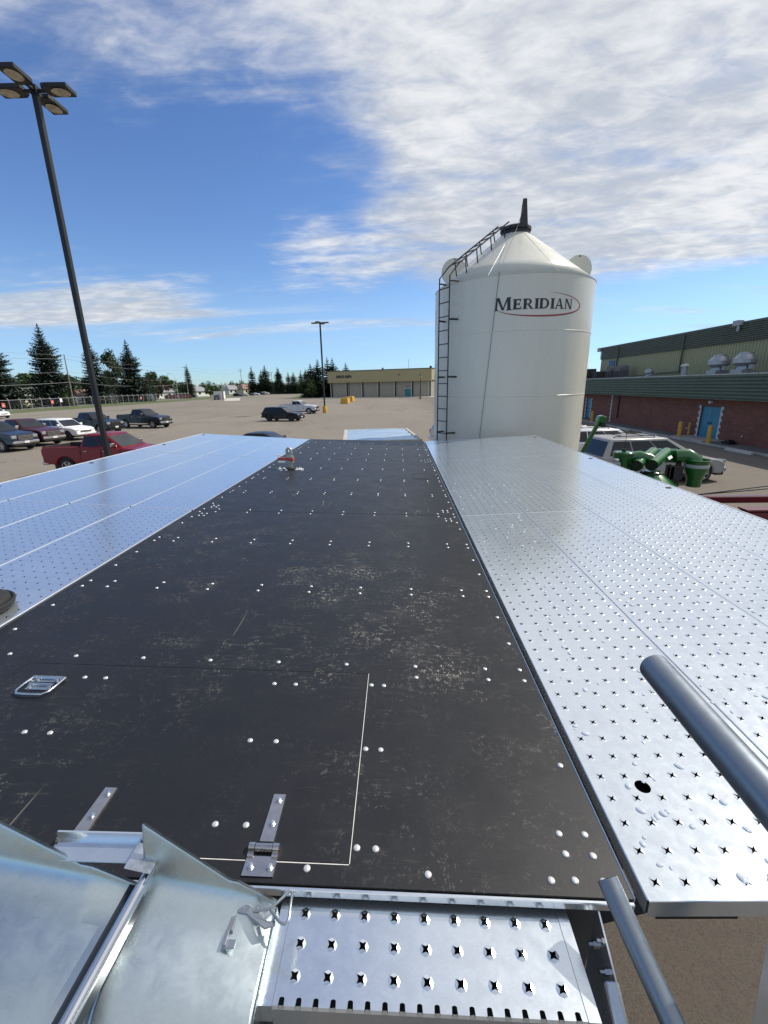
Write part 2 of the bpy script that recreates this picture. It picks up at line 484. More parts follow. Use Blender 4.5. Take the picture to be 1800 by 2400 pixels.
def make_leaf(name, a, b, c):
    t = NT(name)
    n = t.noise(1.3, 5, 0.7)
    oi = t.n.new('ShaderNodeObjectInfo')
    k = t.mix(t.ramp(n, 0.38, 0.64), a, b)
    k = t.mix(t.ramp(t.noise(4.5, 3, 0.7), 0.55, 0.72, 0, 0.55), k, c)
    t.color(k)
    t.rough(0.75)
    t.b.inputs['Specular IOR Level'].default_value = 0.25
    MATS[name] = t.m
    return t.m
SPRUCE = make_leaf('spruce_needles', (0.055, 0.078, 0.056), (0.092, 0.116, 0.086), (0.150, 0.165, 0.130))
SPRUCEDK = make_leaf('dark_spruce_needles', (0.040, 0.058, 0.034), (0.068, 0.088, 0.052), (0.105, 0.115, 0.075))
LEAF = make_leaf('summer_leaves', (0.060, 0.100, 0.030), (0.095, 0.145, 0.045), (0.14, 0.18, 0.07))
LEAFDK = make_leaf('dark_leaves', (0.040, 0.064, 0.026), (0.066, 0.096, 0.038), (0.095, 0.12, 0.055))
LEAFRED = make_leaf('plum_leaves', (0.045, 0.018, 0.020), (0.07, 0.028, 0.026), (0.09, 0.05, 0.035))
BARK = mat('bark', (0.085, 0.065, 0.05), (0.05, 0.04, 0.032), scale=3, rough=0.95, stretch=(1, 1, 0.2))
def make_grass():
    t = NT('lawn')
    n = t.noise(0.12, 6, 0.65)
    c = t.mix(t.ramp(n, 0.35, 0.68), (0.070, 0.105, 0.030), (0.115, 0.125, 0.05))
    t.color(t.mix(t.ramp(t.noise(3.0, 5, 0.7), 0.45, 0.7, 0, 0.5), c, (0.05, 0.07, 0.025)))
    t.rough(0.95)
    t.bump(t.noise(20, 4), 0.6, 0.04)
    MATS['lawn'] = t.m
    return t.m
GRASS = make_grass()
STREET = mat('street_asphalt', (0.20, 0.19, 0.175), (0.15, 0.145, 0.135), scale=0.3, rough=0.9)

# ------------------------------------------------------------------ mesh helpers
class MB:
    def __init__(s):
        s.v, s.f, s.mi = [], [], []
    def add(s, verts, faces, mi=0, M=None):
        o = len(s.v)
        s.v += [tuple(M @ Vector(p)) for p in verts] if M else [tuple(p) for p in verts]
        s.f += [tuple(i + o for i in f) for f in faces]
        s.mi += [mi] * len(faces)
    def box(s, x0, x1, y0, y1, z0, z1, mi=0, M=None):
        v = [(x, y, z) for z in (z0, z1) for y in (y0, y1) for x in (x0, x1)]
        s.add(v, [(0, 2, 3, 1), (4, 5, 7, 6), (0, 1, 5, 4), (2, 6, 7, 3), (0, 4, 6, 2), (1, 3, 7, 5)], mi, M)
    def quad(s, a, b, c, d, mi=0):
        s.add([a, b, c, d], [(0, 1, 2, 3)], mi)
    def prism(s, pts, d, mi=0, M=None):          # pts: 3D polygon, d: extrusion vector
        n = len(pts)
        d = Vector(d)
        v = [Vector(p) for p in pts] + [Vector(p) + d for p in pts]
        f = [tuple(range(n))[::-1], tuple(range(n, 2 * n))]
        f += [(i, (i + 1) % n, n + (i + 1) % n, n + i) for i in range(n)]
        s.add(v, f, mi, M)
    def tube(s, pts, r, n=8, mi=0, cap=True, closed=False):
        pts = [Vector(p) for p in pts]
        rr = r if isinstance(r, (list, tuple)) else [r] * len(pts)
        o = len(s.v)
        up = None
        N = len(pts)
        for i, p in enumerate(pts):
            if closed:
                t = pts[(i + 1) % N] - pts[i - 1]
            else:
                t = pts[min(i + 1, N - 1)] - pts[max(i - 1, 0)]
            t.normalize()
            if up is None:
                up = Vector((0, 0, 1)) if abs(t.z) < 0.9 else Vector((1, 0, 0))
            a = t.cross(up).normalized()
            b = a.cross(t).normalized()
            up = b
            for k in range(n):
                an = 2 * PI * k / n
                s.v.append(tuple(p + (a * math.cos(an) + b * math.sin(an)) * rr[i]))
        rng = N if closed else N - 1
        for i in range(rng):
            j = (i + 1) % N
            for k in range(n):
                s.f.append((o + i * n + k, o + i * n + (k + 1) % n, o + j * n + (k + 1) % n, o + j * n + k))
                s.mi.append(mi)
        if cap and not closed:
            s.f.append(tuple(o + k for k in range(n))[::-1]); s.mi.append(mi)
            s.f.append(tuple(o + (N - 1) * n + k for k in range(n))); s.mi.append(mi)
    def lathe(s, prof, n=16, M=None, mi=0, cap=True):
        v, f = [], []
        for r, z in prof:
            for k in range(n):
                a = 2 * PI * k / n
                v.append((r * math.cos(a), r * math.sin(a), z))
        for i in range(len(prof) - 1):
            for k in range(n):
                f.append((i * n + k, i * n + (k + 1) % n, (i + 1) * n + (k + 1) % n, (i + 1) * n + k))
        if cap:
            if prof[0][0] > 1e-5:
                f.append(tuple(range(n))[::-1])
            if prof[-1][0] > 1e-5:
                f.append(tuple((len(prof) - 1) * n + k for k in range(n)))
        s.add(v, f, mi, M)
    def mesh(s, name, mats, smooth=None, bevel=0.0, seg=1, fix=True):
        me = bpy.data.meshes.new(name)
        me.from_pydata(s.v, [], s.f)
        if not isinstance(mats, (list, tuple)):
            mats = [mats]
        for x in mats:
            me.materials.append(x)
        me.polygons.foreach_set('material_index', s.mi)
        if fix or bevel:
            bm = bmesh.new()
            bm.from_mesh(me)
            bmesh.ops.remove_doubles(bm, verts=bm.verts, dist=1e-5)
            if fix:
                bmesh.ops.recalc_face_normals(bm, faces=bm.faces)
            if bevel:
                ed = [e for e in bm.edges if len(e.link_faces) == 2 and e.calc_face_angle(0) > 0.6]
                bmesh.ops.bevel(bm, geom=ed, offset=bevel, segments=seg, affect='EDGES', profile=0.5, clamp_overlap=True)
            bm.to_mesh(me)
            bm.free()
        if smooth is not None:
            try:
                me.shade_smooth()
                me.set_sharp_from_angle(angle=rad(smooth))
            except Exception:
                pass
        return me
    def build(s, name, mats, parent=None, smooth=None, bevel=0.0, seg=1, fix=True):
        return link(name, s.mesh(name, mats, smooth, bevel, seg, fix), parent)

def link(name, data, parent=None, loc=None, rot=None):
    o = bpy.data.objects.new(name, data)
    COL.objects.link(o)
    if parent:
        o.parent = parent
    if loc is not None:
        o.location = loc
    if rot is not None:
        o.rotation_euler = rot
    return o
def tag(o, label=None, cat=None, group=None, kind=None):
    for k, v in (('label', label), ('category', cat), ('group', group), ('kind', kind)):
        if v:
            o[k] = v
    return o
def thing(name, label, cat, loc=(0, 0, 0), rotz=0.0, group=None):
    o = link(name, None, None, loc, (0, 0, rotz))
    o.empty_display_size = 0.3
    return tag(o, label, cat, group)
def copy_tree(o, parent=None):
    c = o.copy()
    COL.objects.link(c)
    if parent:
        c.parent = parent
    for ch in list(o.children):
        copy_tree(ch, c)
    return c
def structure(o):
    o['kind'] = 'structure'
    return o
def line(a, b, r, n=6):
    mb = MB(); mb.tube([a, b], r, n); return mb
def arc(c, r, a0, a1, n, plane='xy'):
    out = []
    for i in range(n + 1):
        a = a0 + (a1 - a0) * i / n
        p = (r * math.cos(a), r * math.sin(a))
        q = {'xy': (p[0], p[1], 0), 'xz': (p[0], 0, p[1]), 'yz': (0, p[0], p[1])}[plane]
        out.append((c[0] + q[0], c[1] + q[1], c[2] + q[2]))
    return out

# ------------------------------------------------------------------ ground
def ground():
    def grid(name, xs, ys, z, m_):
        mb = MB()
        v = [(x, y, z) for y in ys for x in xs]
        nx = len(xs)
        f = [(j * nx + i, j * nx + i + 1, (j + 1) * nx + i + 1, (j + 1) * nx + i) for j in range(len(ys) - 1) for i in range(nx - 1)]
        mb.add(v, f)
        return structure(mb.build(name, m_, fix=False))
    grid('ground', [-2500, -300, 0, 300, 2500], [-400, 0, 300, 900, 3200], -0.03, GRASS)
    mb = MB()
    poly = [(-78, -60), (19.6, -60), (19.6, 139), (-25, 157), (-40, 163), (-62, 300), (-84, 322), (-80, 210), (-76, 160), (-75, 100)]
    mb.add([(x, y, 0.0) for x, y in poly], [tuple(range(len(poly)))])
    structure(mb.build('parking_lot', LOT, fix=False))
    mb = MB()
    mb.add([(x, y, -0.02) for x, y in ((-99, -60), (-89, -60), (-91, 160), (-98, 420), (-108, 420), (-101, 160))], [tuple(range(6))])
    structure(mb.build('street', STREET, fix=False))
    # concrete walk and kerb beside the brick building
    mb = MB(); mb.box(18.62, 20.06, -20, 60, 0.0, 0.10)
    structure(mb.build('pavement', mat('walk_concrete', (0.15, 0.14, 0.13), (0.11, 0.105, 0.10), scale=0.7, rough=0.9, bump=0.2), bevel=0.015))
    mb = MB(); mb.box(18.40, 18.618, -20, 60, 0.0, 0.115)
    structure(mb.build('kerb', CONCRETE, bevel=0.02))
ground()

# ------------------------------------------------------------------ work platform
TH = rad(1.9)
plat = thing('work_platform', 'long raised platform with bolted black centre deck and perforated galvanised side wings', 'trailer platform', (0, 0, 2.61))
plat.rotation_euler = (0, TH, 0)
PM = Matrix.Translation((0, 0, 2.61)) @ Matrix.Rotation(TH, 4, 'Y')
PMI = PM.inverted()
def wp(x, y, z):                    # camera-relative survey units -> platform local
    return PMI @ Vector((K * x, K * y, 3.8 + K * z))
class MBK(MB):
    pass

def plate(xs, ys, skip, z0, z1):
    mb = MB()
    nx, ny = len(xs) - 1, len(ys) - 1
    on = {(i, j) for i in range(nx) for j in range(ny)} - set(skip)
    for i, j in on:
        x0, x1, y0, y1 = xs[i], xs[i + 1], ys[j], ys[j + 1]
        mb.quad((x0, y0, z1), (x1, y0, z1), (x1, y1, z1), (x0, y1, z1))
        mb.quad((x0, y0, z0), (x0, y1, z0), (x1, y1, z0), (x1, y0, z0))
        for (di, dj), (a, b) in {(-1, 0): ((x0, y1), (x0, y0)), (1, 0): ((x1, y0), (x1, y1)), (0, -1): ((x0, y0), (x1, y0)), (0, 1): ((x1, y1), (x0, y1))}.items():
            if (i + di, j + dj) not in on:
                mb.quad((*a, z0), (*b, z0), (*b, z1), (*a, z1))
    return mb
U0, U1 = -1.672 * K, 0.471 * K
VJ = [0.637 * K, 3.334 * K, 5.953 * K, 8.178 * K]
HX0, HX1, HY0, HY1 = -1.367 * K, -0.117 * K, 0.680 * K, 1.325 * K
panels = []
g = 0.003
panels.append(plate([U0, HX0 - g, HX1 + g, U1], [VJ[0], HY0 - g, HY1 + g, VJ[1] - g], {(1, 1)}, -0.012, 0.0).build('deck_panel', BLACK, plat))
panels.append(plate([U0, U1], [VJ[1] + g, VJ[2] - g], set(), -0.012, 0.0).build('deck_panel', BLACK, plat))
panels.append(plate([U0, U1], [VJ[2] + g, VJ[3]], set(), -0.012, 0.0).build('deck_panel', BLACK, plat))
hatch = plate([HX0 + 0.001, HX1 - 0.001], [HY0 + 0.001, HY1 - 0.001], set(), -0.012, 0.0015).build('hatch', BLACK, plat)
hatch['label'] = 'hinged black hatch lid with a pull handle'
# thin pale strips along the hatch opening
mb = MB(); mb.box(HX1 + 0.0006, HX1 + 0.0026, HY0, HY1, -0.011, 0.0012); mb.box(HX0, HX1, HY0 - 0.0026, HY0 - 0.0006, -0.011, 0.0006)
mb.build('hatch_edge', mat('pale_edge', (0.72, 0.70, 0.66), scale=20, rough=0.5), plat)
# galvanised lips round the strip
mb = MB()
mb.box(U0, U1, VJ[0] - 0.011, VJ[0] - 0.002, -0.028, -0.005)
mb.box(U1 + 0.001, U1 + 0.005, VJ[0], VJ[3], -0.05, 0.0025)
mb.build('edge_trim', GALV, plat, bevel=0.002)
# dark hopper body underneath
mb = MB()
mb.box(U0 + 0.05, U1 - 0.04, VJ[0] + 0.06, VJ[3] - 0.05, -0.62, -0.015)
mb.prism([(U0 + 0.05, 1.2, -0.62), (U1 - 0.04, 1.2, -0.62), (U1 - 0.7, 1.2, -1.7), (U0 + 0.7, 1.2, -1.7)], (0, 7.8, 0))
mb.build('hopper_body', mat('body_dark_steel', (0.05, 0.052, 0.055), scale=2, rough=0.6), plat)
mb = MB()
for u in (U0 + 0.75, U1 - 0.75):
    mb.box(u - 0.09, u + 0.09, 0.9, 9.6, -1.95, -1.7)
mb.build('chassis_rail', BLACKMETAL, plat)

# bolts
def bolt_mesh(r=0.0095):
    mb = MB(); mb.lathe([(r, 0.0), (r, 0.0016), (r * 0.8, 0.0036), (r * 0.35, 0.0046), (0.0003, 0.0048)], 10)
    return mb.mesh('bolt', BOLT, smooth=60)
BM = bolt_mesh()
BX = [-1.614, -1.486, -1.2295, -0.972, -0.715, -0.4575, -0.202, 0.0545, 0.311, 0.438]
rows = [1.313, 1.375, 1.947, 2.010, 2.615, 2.679, 3.296, 3.375, 3.956, 4.016, 4.590, 4.650, 5.235, 5.295, 5.915, 5.992, 6.430, 6.480, 7.045, 7.095, 7.680, 7.730]
pts = []
for v in rows:
    for u in BX:
        if v < 1.33 and u < -0.05:
            continue
        pts.append((u, v))
v = 1.10
pts += [(0.438, 0.959)]
vv = 1.55
for v in (1.542, 1.748, 2.21, 2.414, 2.994, 3.15, 3.55, 3.75, 4.2, 4.4, 4.8, 5.0, 5.45, 5.65, 6.15, 6.7, 6.9, 7.3, 7.5, 7.9):
    pts += [(-1.612, v), (0.438, v)]
for v in (0.667, 0.72, 0.767):
    pts += [(0.365, v), (0.425, v)]
pts += [(0.314, 0.666), (0.054, 0.667), (-0.206, 0.667)]
for v in (0.714, 0.989, 1.263):
    pts += [(-0.103, v + 0.001), (-0.060, v)]
for v in (3.19, 3.245, 3.43, 3.48, 5.85, 6.03):
    for u in (0.36, 0.40, -1.575, -1.535):
        pts.append((u, v))
pts.sort(key=lambda p: p[1])
far = MB()
far_src = [(x.co.x, x.co.y, x.co.z) for x in BM.vertices]
for k, (u, v) in enumerate(pts):
    pan = panels[0 if v < 3.334 else 1 if v < 5.953 else 2]
    o = link('bolt', BM, pan, (u * K + rnd.uniform(-1, 1) * 0.0012, v * K + rnd.uniform(-1, 1) * 0.0012, 0.0), (0, 0, rnd.random() * 6)) if k < 296 else None
    if o is None:
        far.lathe([(0.0095, 0.0), (0.0095, 0.0016), (0.004, 0.0044)], 6, Matrix.Translation((u * K, v * K, 0)))
if far.v:
    o = far.build('bolt_row', BOLT, plat); o['kind'] = 'stuff'
for u, v in ((-1.109, 1.254), (-1.035, 1.254), (-0.439, 1.253), (-0.365, 1.253), (-1.114, 1.005), (-1.037, 1.005), (-0.441, 1.004), (-0.365, 1.004), (-0.441, 0.754), (-0.368, 0.755), (-1.112, 0.754), (-1.038, 0.754)):
    link('bolt', BM, hatch, (u * K, v * K, 0.0015))
# small access plate outline far down the deck
mb = MB()
a, b, c, d = 0.150 * K, 0.318 * K, 4.74 * K, 5.06 * K
for x0, x1, y0, y1 in ((a, b, c, c + 0.012), (a, a + 0.008, c, d), (b - 0.008, b, c, d), (a, b, d - 0.012, d)):
    mb.box(x0, x1, y0, y1, 0.0005, 0.0035)
mb.box(a + 0.008, b - 0.008, c + 0.012, d - 0.012, 0.0004, 0.002)
mb.build('access_plate', BLACK, plat)

# hatch handle: plated dish with a bail
hx, hy = -1.222 * K, 1.225 * K
mb = MB()
mb.box(-0.062, 0.062, -0.006, 0.030, 0.0017, 0.006)
mb.box(-0.050, 0.050, -0.052, -0.024, 0.0017, 0.006)
mb.tube([(-0.066, 0.016, 0.010), (0.066, 0.016, 0.010)], 0.0075, 8)
mb.tube([(-0.05, -0.026, 0.010), (0.05, -0.026, 0.010)], 0.006, 8)
for sx in (-0.04, 0.04):
    for sy in (0.004, -0.038):
        mb.lathe([(0.008, 0.006), (0.008, 0.011), (0.004, 0.013)], 6, Matrix.Translation((sx, sy, 0)))
hd = mb.build('handle', ZINC, hatch, smooth=40)
hd.location = (hx, hy, 0.0)
mb = MB()
mb.tube([(-0.066, 0.016, 0.010), (-0.068, -0.03, 0.013), (-0.066, -0.070, 0.014), (-0.050, -0.088, 0.014), (0.0, -0.090, 0.014), (0.050, -0.088, 0.014), (0.066, -0.070, 0.014), (0.068, -0.03, 0.013), (0.066, 0.016, 0.010)], 0.0050, 8)
o = mb.build('handle_bail', ZINC, hatch, smooth=50); o.location = (hx, hy, 0.0)
# hinges
def hinge(u):
    mb = MB()
    w = 0.020
    mb.prism([(-0.019, 0.045, 0.002), (0.019, 0.045, 0.002), (0.018, 0.185, 0.002), (-0.018, 0.185, 0.002)], (0, 0, 0.0035))
    mb.box(-0.040, 0.040, -0.040, 0.008, 0.0005, 0.004)
    for x0, x1 in ((-0.040, -0.024), (0.024, 0.040)):
        mb.tube([(x0, 0.026, 0.009), (x1, 0.026, 0.009)], 0.012, 12)
        mb.box(x0, x1, 0.004, 0.026, 0.001, 0.008)
    mb.tube([(-0.0225, 0.026, 0.009), (0.0225, 0.026, 0.009)], 0.0105, 12)
    for x, y, z in ((-0.025, -0.018, 0.004), (0.025, -0.018, 0.004), (0, 0.095, 0.0055), (0, 0.165, 0.0055)):
        mb.lathe([(0.0105, z), (0.0105, z + 0.0015), (0.0075, z + 0.0018), (0.0075, z + 0.006), (0.0005, z + 0.0075)], 8, Matrix.Translation((x, y, 0)), 1)
    o = mb.build('hinge', [STAINLESS, ZINC], hatch, smooth=35)
    o.location = (u * K, HY0, 0)
    return o
hinge(-0.308); hinge(-0.742)

# perforated planks
PX, PY = 0.0645 * K, 0.0635 * K
def perf_cells(mb, x0, y0, nx, ny, px, py, cut=None, r1=0.185, r2=0.062, ring=0.205, hgt=0.0006, clip=None):
    off = [(-1, -1), (0, -1), (1, -1), (1, 0), (1, 1), (0, 1), (-1, 1), (-1, 0)]
    for j in range(ny):
        for i in range(nx):
            cx, cy = x0 + (i + 0.5) * px, y0 + (j + 0.5) * py
            O = [(cx + a * px / 2, cy + b * py / 2, 0) for a, b in off]
            R, S, D = [], [], []
            for k, (a, b) in enumerate(off):
                an = math.atan2(b, a)
                R.append((cx + ring * px * math.cos(an), cy + ring * px * math.sin(an), 0))
                q = r1 if k % 2 == 0 else r2
                S.append((cx + q * px * math.cos(an), cy + q * px * math.sin(an), hgt))
                D.append((cx + q * px * math.cos(an), cy + q * px * math.sin(an), hgt - 0.0012))
            V = O + R + S + D
            F = []
            for k in range(8):
                n = (k + 1) % 8
                F += [(k, n, 8 + n, 8 + k), (8 + k, 8 + n, 16 + n, 16 + k), (16 + k, 16 + n, 24 + n, 24 + k)]
            if cut and (i, j) in cut[0]:
                ccx, ccy, cr_ = cut[1]
                kk = min(range(0, 8, 2), key=lambda q: (O[q][0] - ccx) ** 2 + (O[q][1] - ccy) ** 2)
                p, n = (kk - 1) % 8, (kk + 1) % 8
                F = [f for f in F if not (f[0] in (p, kk) and f[1] in (kk, n))]
                c0 = Vector(O[kk])
                a0 = math.atan2(O[p][1] - c0.y, O[p][0] - c0.x)
                a1 = math.atan2(O[n][1] - c0.y, O[n][0] - c0.x)
                da = (a1 - a0 + PI) % (2 * PI) - PI
                base = len(V)
                for s_ in range(6):
                    an = a0 + da * s_ / 5
                    V.append((c0.x + cr_ * math.cos(an), c0.y + cr_ * math.sin(an), 0))
                F.append((p, *range(base, base + 6), n, 8 + n, 8 + kk, 8 + p))
            mb.add(V, F)
def plank_mesh(L, c=0.0085, W=0.5015 * K, cutcell=None, hgt=0.0006, r1=0.185):
    mb = MB()
    nx, ny = 7, int(L / PY)
    nx = 7
    ex, ey = 0.029 * K - PX / 2, 0.031 * K - PY / 2
    nx = 8
    gx = max(ex, c)
    pxx = PX
    # columns fill W: margins on both sides
    x0 = (W - nx * PX) / 2
    if x0 < c:
        pxx = (W - 2 * c) / nx
        x0 = c
    y0 = c
    pyy = (L - 2 * c) / ny
    cut = None
    if cutcell:
        i, j, r_ = cutcell
        cut = ({(i, j), (i + 1, j), (i, j + 1), (i + 1, j + 1)}, (x0 + (i + 1) * pxx, y0 + (j + 1) * pyy, r_))
    perf_cells(mb, x0, y0, nx, ny, pxx, pyy, cut, r1, r1 / 3, 0.205, hgt)
    x1, y1 = x0 + nx * pxx, y0 + ny * pyy
    if x0 > c + 1e-6:
        mb.quad((c, y0, 0), (x0, y0, 0), (x0, y1, 0), (c, y1, 0))
        mb.quad((x1, y0, 0), (W - c, y0, 0), (W - c, y1, 0), (x1, y1, 0))
    # rounded long edges and folded skirts
    xs = (c, W - c); ys = (c, L - c)
    def skirt(a, b, na):
        n = Vector(na)
        prev = [(Vector(a)), Vector(b)]
        for off, dz in ((0.45 * c, -0.1 * c), (0.85 * c, -0.45 * c), (c, -c), (c, -0.052)):
            q = [Vector(a) + n * off + Vector((0, 0, dz)), Vector(b) + n * off + Vector((0, 0, dz))]
            mb.quad(prev[0], prev[1], q[1], q[0]); prev = q
    skirt((c, L - c, 0), (c, c, 0), (-1, 0, 0))
    skirt((W - c, c, 0), (W - c, L - c, 0), (1, 0, 0))
    skirt((c, c, 0), (W - c, c, 0), (0, -1, 0))
    skirt((W - c, L - c, 0), (c, L - c, 0), (0, 1, 0))
    return mb.mesh('plank', GALV, fix=False)
WV = [0.631 * K, 3.328 * K, 5.935 * K, 8.165 * K]
lens = [WV[i + 1] - WV[i] - 0.004 for i in range(3)]
PMESH = [plank_mesh(L, 0.0035, hgt=(0.0006, 0.0, 0.0)[i]) for i, L in enumerate(lens)]
PMESHL = [plank_mesh(L, 0.0085, hgt=0.0, r1=(0.165, 0.12, 0.10)[i]) for i, L in enumerate(lens)]
FIRST = plank_mesh(lens[0], 0.0035, cutcell=(1, 3, 0.0225))
def wing(sign, hinge_u, ang, width):
    for k in range(4):
        for i in range(3):
            M = Matrix.Translation((hinge_u * K, 0, 0.002)) @ Matrix.Rotation(ang, 4, 'Y')
            x = width * K * k if sign > 0 else -width * K * (k + 1)
            me = FIRST if (sign > 0 and k == 0 and i == 0) else (PMESH if sign > 0 else PMESHL)[i]
            o = link('plank', me, plat)
            o.matrix_local = M @ Matrix.Translation((x + 0.002, WV[i] + 0.002, 0))
wing(1, 0.495, rad(-4.1), 0.5045)
wing(-1, -1.682, rad(2.0), 0.509)
def wing_frame(sign, hinge_u, ang, width):
    M = Matrix.Translation((hinge_u * K, 0, 0.002)) @ Matrix.Rotation(ang, 4, 'Y')
    W = width * K * 4
    mb = MB()
    for v in (0.95, 2.3, 3.95, 5.3, 7.05, 8.6, 9.6):
        a, b = (0.02, W - 0.05) if sign > 0 else (-W + 0.05, -0.02)
        mb.box(a, b, v - 0.03, v + 0.03, -0.14, -0.056, 0, M)
    a, b = (0.06 * K, 0.235 * K) if sign > 0 else (-0.235 * K, -0.06 * K)
    mb.box(a, b, WV[0] + 0.06, WV[3] - 0.05, -0.16, -0.0575, 0, M)  # lengthwise box added under the inner plank so its holes look dark
    mb.build('beam_and_backing', BLACKMETAL, plat)
    mb = MB()
    a, b = (0.02, W - 0.06) if sign > 0 else (-W + 0.06, -0.02)
    mb.box(a, b, 0.95, 9.6, -0.185, -0.17, 0, M)  # added dark sheet, hides the lit ground behind the perforations
    mb.build('hole_backing', BLACKMETAL, plat)
    mb = MB()
    for i in range(3):
        x = W + 0.003 if sign > 0 else -W - 0.009
        mb.box(x, x + 0.006, WV[i] + 0.003, WV[i + 1] - 0.003, -0.07, 0.004, 0, M)
    mb.build('wing_edge', mat('bright_edge', (0.86, 0.87, 0.88), scale=8, rough=0.35, metal=0.5), plat)
wing_frame(1, 0.495, rad(-4.1), 0.5045)
wing_frame(-1, -1.682, rad(2.0), 0.509)
# small round slots near the wing edges
mb = MB()
MR = Matrix.Translation((0.495 * K, 0, 0.002)) @ Matrix.Rotation(rad(-4.1), 4, 'Y')
ML = Matrix.Translation((-1.682 * K, 0, 0.002)) @ Matrix.Rotation(rad(2.0), 4, 'Y')
for M, x, ys in ((MR, 1.955 * K, (1.9, 3.9, 5.55, 7.9)), (ML, -1.96 * K, (3.7, 4.95, 6.6, 8.0))):
    for y in ys:
        mb.lathe([(0.030, 0.0005), (0.030, 0.0035), (0.024, 0.005)], 12, M @ Matrix.Translation((x, y * K, 0)))
mb.build('rubber_bung', RUBBER, plat)
# braces under the right wing
mb = MB()
for v in (0.98, 4.2, 7.4):
    p0 = Vector((0.30 * K, v, -0.55)); p1 = MR @ Vector((0.62 * K, v, -0.15))
    mb.tube([p0, p1], 0.028, 4)
    q0 = Vector((-1.5 * K, v, -0.55)); q1 = ML @ Vector((-0.62 * K, v, -0.15))
    mb.tube([q0, q1], 0.028, 4)
mb.build('wing_brace', BLACKMETAL, plat)

# water beads on the right wing
mb = MB()
rr = random.Random(11)
for i in range(420):
    y = (0.66 + 3.9 * rr.random() ** 1.35) * K
    x = rr.uniform(0.03, 1.98) * K
    if rr.random() < 0.45:
        x = rr.uniform(0.03, 0.75) * K
    s_ = rr.choice((0.004, 0.005, 0.006, 0.0075, 0.010))
    e_ = rr.uniform(1.0, 1.7)
    a_ = rr.uniform(0, PI)
    M = MR @ Matrix.Translation((x, y, 0.0006)) @ Matrix.Rotation(a_, 4, 'Z') @ Matrix.Diagonal((s_ * e_, s_, s_ * 0.45, 1))
    mb.lathe([(1.0, 0.0), (0.95, 0.28), (0.75, 0.62), (0.4, 0.92), (0.001, 1.0)], 9, M)
o = mb.build('water_beads', WATER, plat, smooth=80, fix=False)
o['kind'] = 'stuff'; o['label'] = 'water beads lying on the galvanised planks'

# step tread below the deck edge
def tread():
    W, L = 0.615 * K * 0.958, 0.176 * K
    M = Matrix.Translation(wp(-0.252, 0.472, -1.0315)) 
    mb = MB()
    nx, ny = 9, 3
    e = 0.0185
    px, py = (W - 2 * 0.026) / nx, (L - 2 * e) / ny
    perf_cells(mb, 0.026, e, nx, ny, px, py, None, 0.165, 0.075, 0.195, 0.0022)
    for x0, x1 in ((0.0, 0.0255), (W - 0.0255, W)):
        mb.box(x0, x1, -0.002, L + 0.002, -0.05, 0.0015)
    n = 18
    q = (W - 0.052) / n
    for y0, y1, sgn in ((0.0, e, -1), (L - e, L, 1)):
        for i in range(n):
            xa = 0.026 + i * q
            xm = xa + q / 2
            r_ = q * 0.17
            yi, yo = (y1, y0) if sgn < 0 else (y0, y1)
            pts = [(xa, yi, 0), (xa, yo, 0), (xm - r_, yo, 0)]
            for k in range(1, 6):
                an = PI - PI * k / 6
                pts.append((xm + r_ * math.cos(an), yo - sgn * (0.008 + 0.004 * math.sin(an) * 1.0 + 0.002), 0))
            pts += [(xm + r_, yo, 0), (xa + q, yo, 0), (xa + q, yi, 0)]
            mb.add(pts, [tuple(range(len(pts)))])
            # folded lip with the notch carried down, tabs turned up
            zt = -0.006
            for a0, a1 in ((xa, xm - r_), (xm + r_, xa + q)):
                mb.quad((a0, yo, 0), (a1, yo, 0), (a1, yo + sgn * 0.003, zt), (a0, yo + sgn * 0.003, zt))
            mb.quad((xa, yo + sgn * 0.003, zt), (xa + q, yo + sgn * 0.003, zt), (xa + q, yo + sgn * 0.003, -0.055), (xa, yo + sgn * 0.003, -0.055))
            mb.quad((xm - r_, yo + sgn * 0.003, zt), (xm + r_, yo + sgn * 0.003, zt), (xm + r_ * 0.8, yo, 0.0015), (xm - r_ * 0.8, yo, 0.0015))
    me = mb.mesh('step_tread', GALV, fix=False)
    o = link('step_tread', me, plat)
    o.matrix_local = M
    mb = MB(); mb.box(-0.02, W + 0.02, 0.02, L - 0.02, -0.16, -0.06, 0, M)
    mb.build('step_bracket', mat('body_dark_steel', (0.05, 0.052, 0.055)), plat)
tread()
# side plate, sloping stringer, bolts right of the tread
mb = MB()
P = [wp(0.402, 0.645, -1.045), wp(0.402, 0.50, -1.12), wp(0.402, 0.36, -1.30), wp(0.402, 0.36, -1.62), wp(0.402, 0.645, -1.62)]
mb.prism(P, (0.004, 0, 0))
mb.build('side_plate', GALV, plat)
mb = MB()
a, b = wp(0.388, 0.560, -1.115), wp(0.388, 0.18, -1.36)
mb.prism([a, b, b + Vector((0.034, 0, 0)), a + Vector((0.034, 0, 0))], (0, 0, -0.06))
mb.build('stair_stringer', GALV, plat, bevel=0.003)
for y, z in ((0.600, -1.075), (0.575, -1.12), (0.625, -1.13), (0.54, -1.17)):
    p = wp(0.4, y, z)
    mb = MB()
    mb.lathe([(0.009, -0.002), (0.009, 0.005), (0.005, 0.005), (0.005, 0.016), (0.0005, 0.017)], 6, Matrix.Translation(p) @ Matrix.Rotation(-PI / 2, 4, 'Y'))
    mb.build('plate_bolt', ZINC, plat)

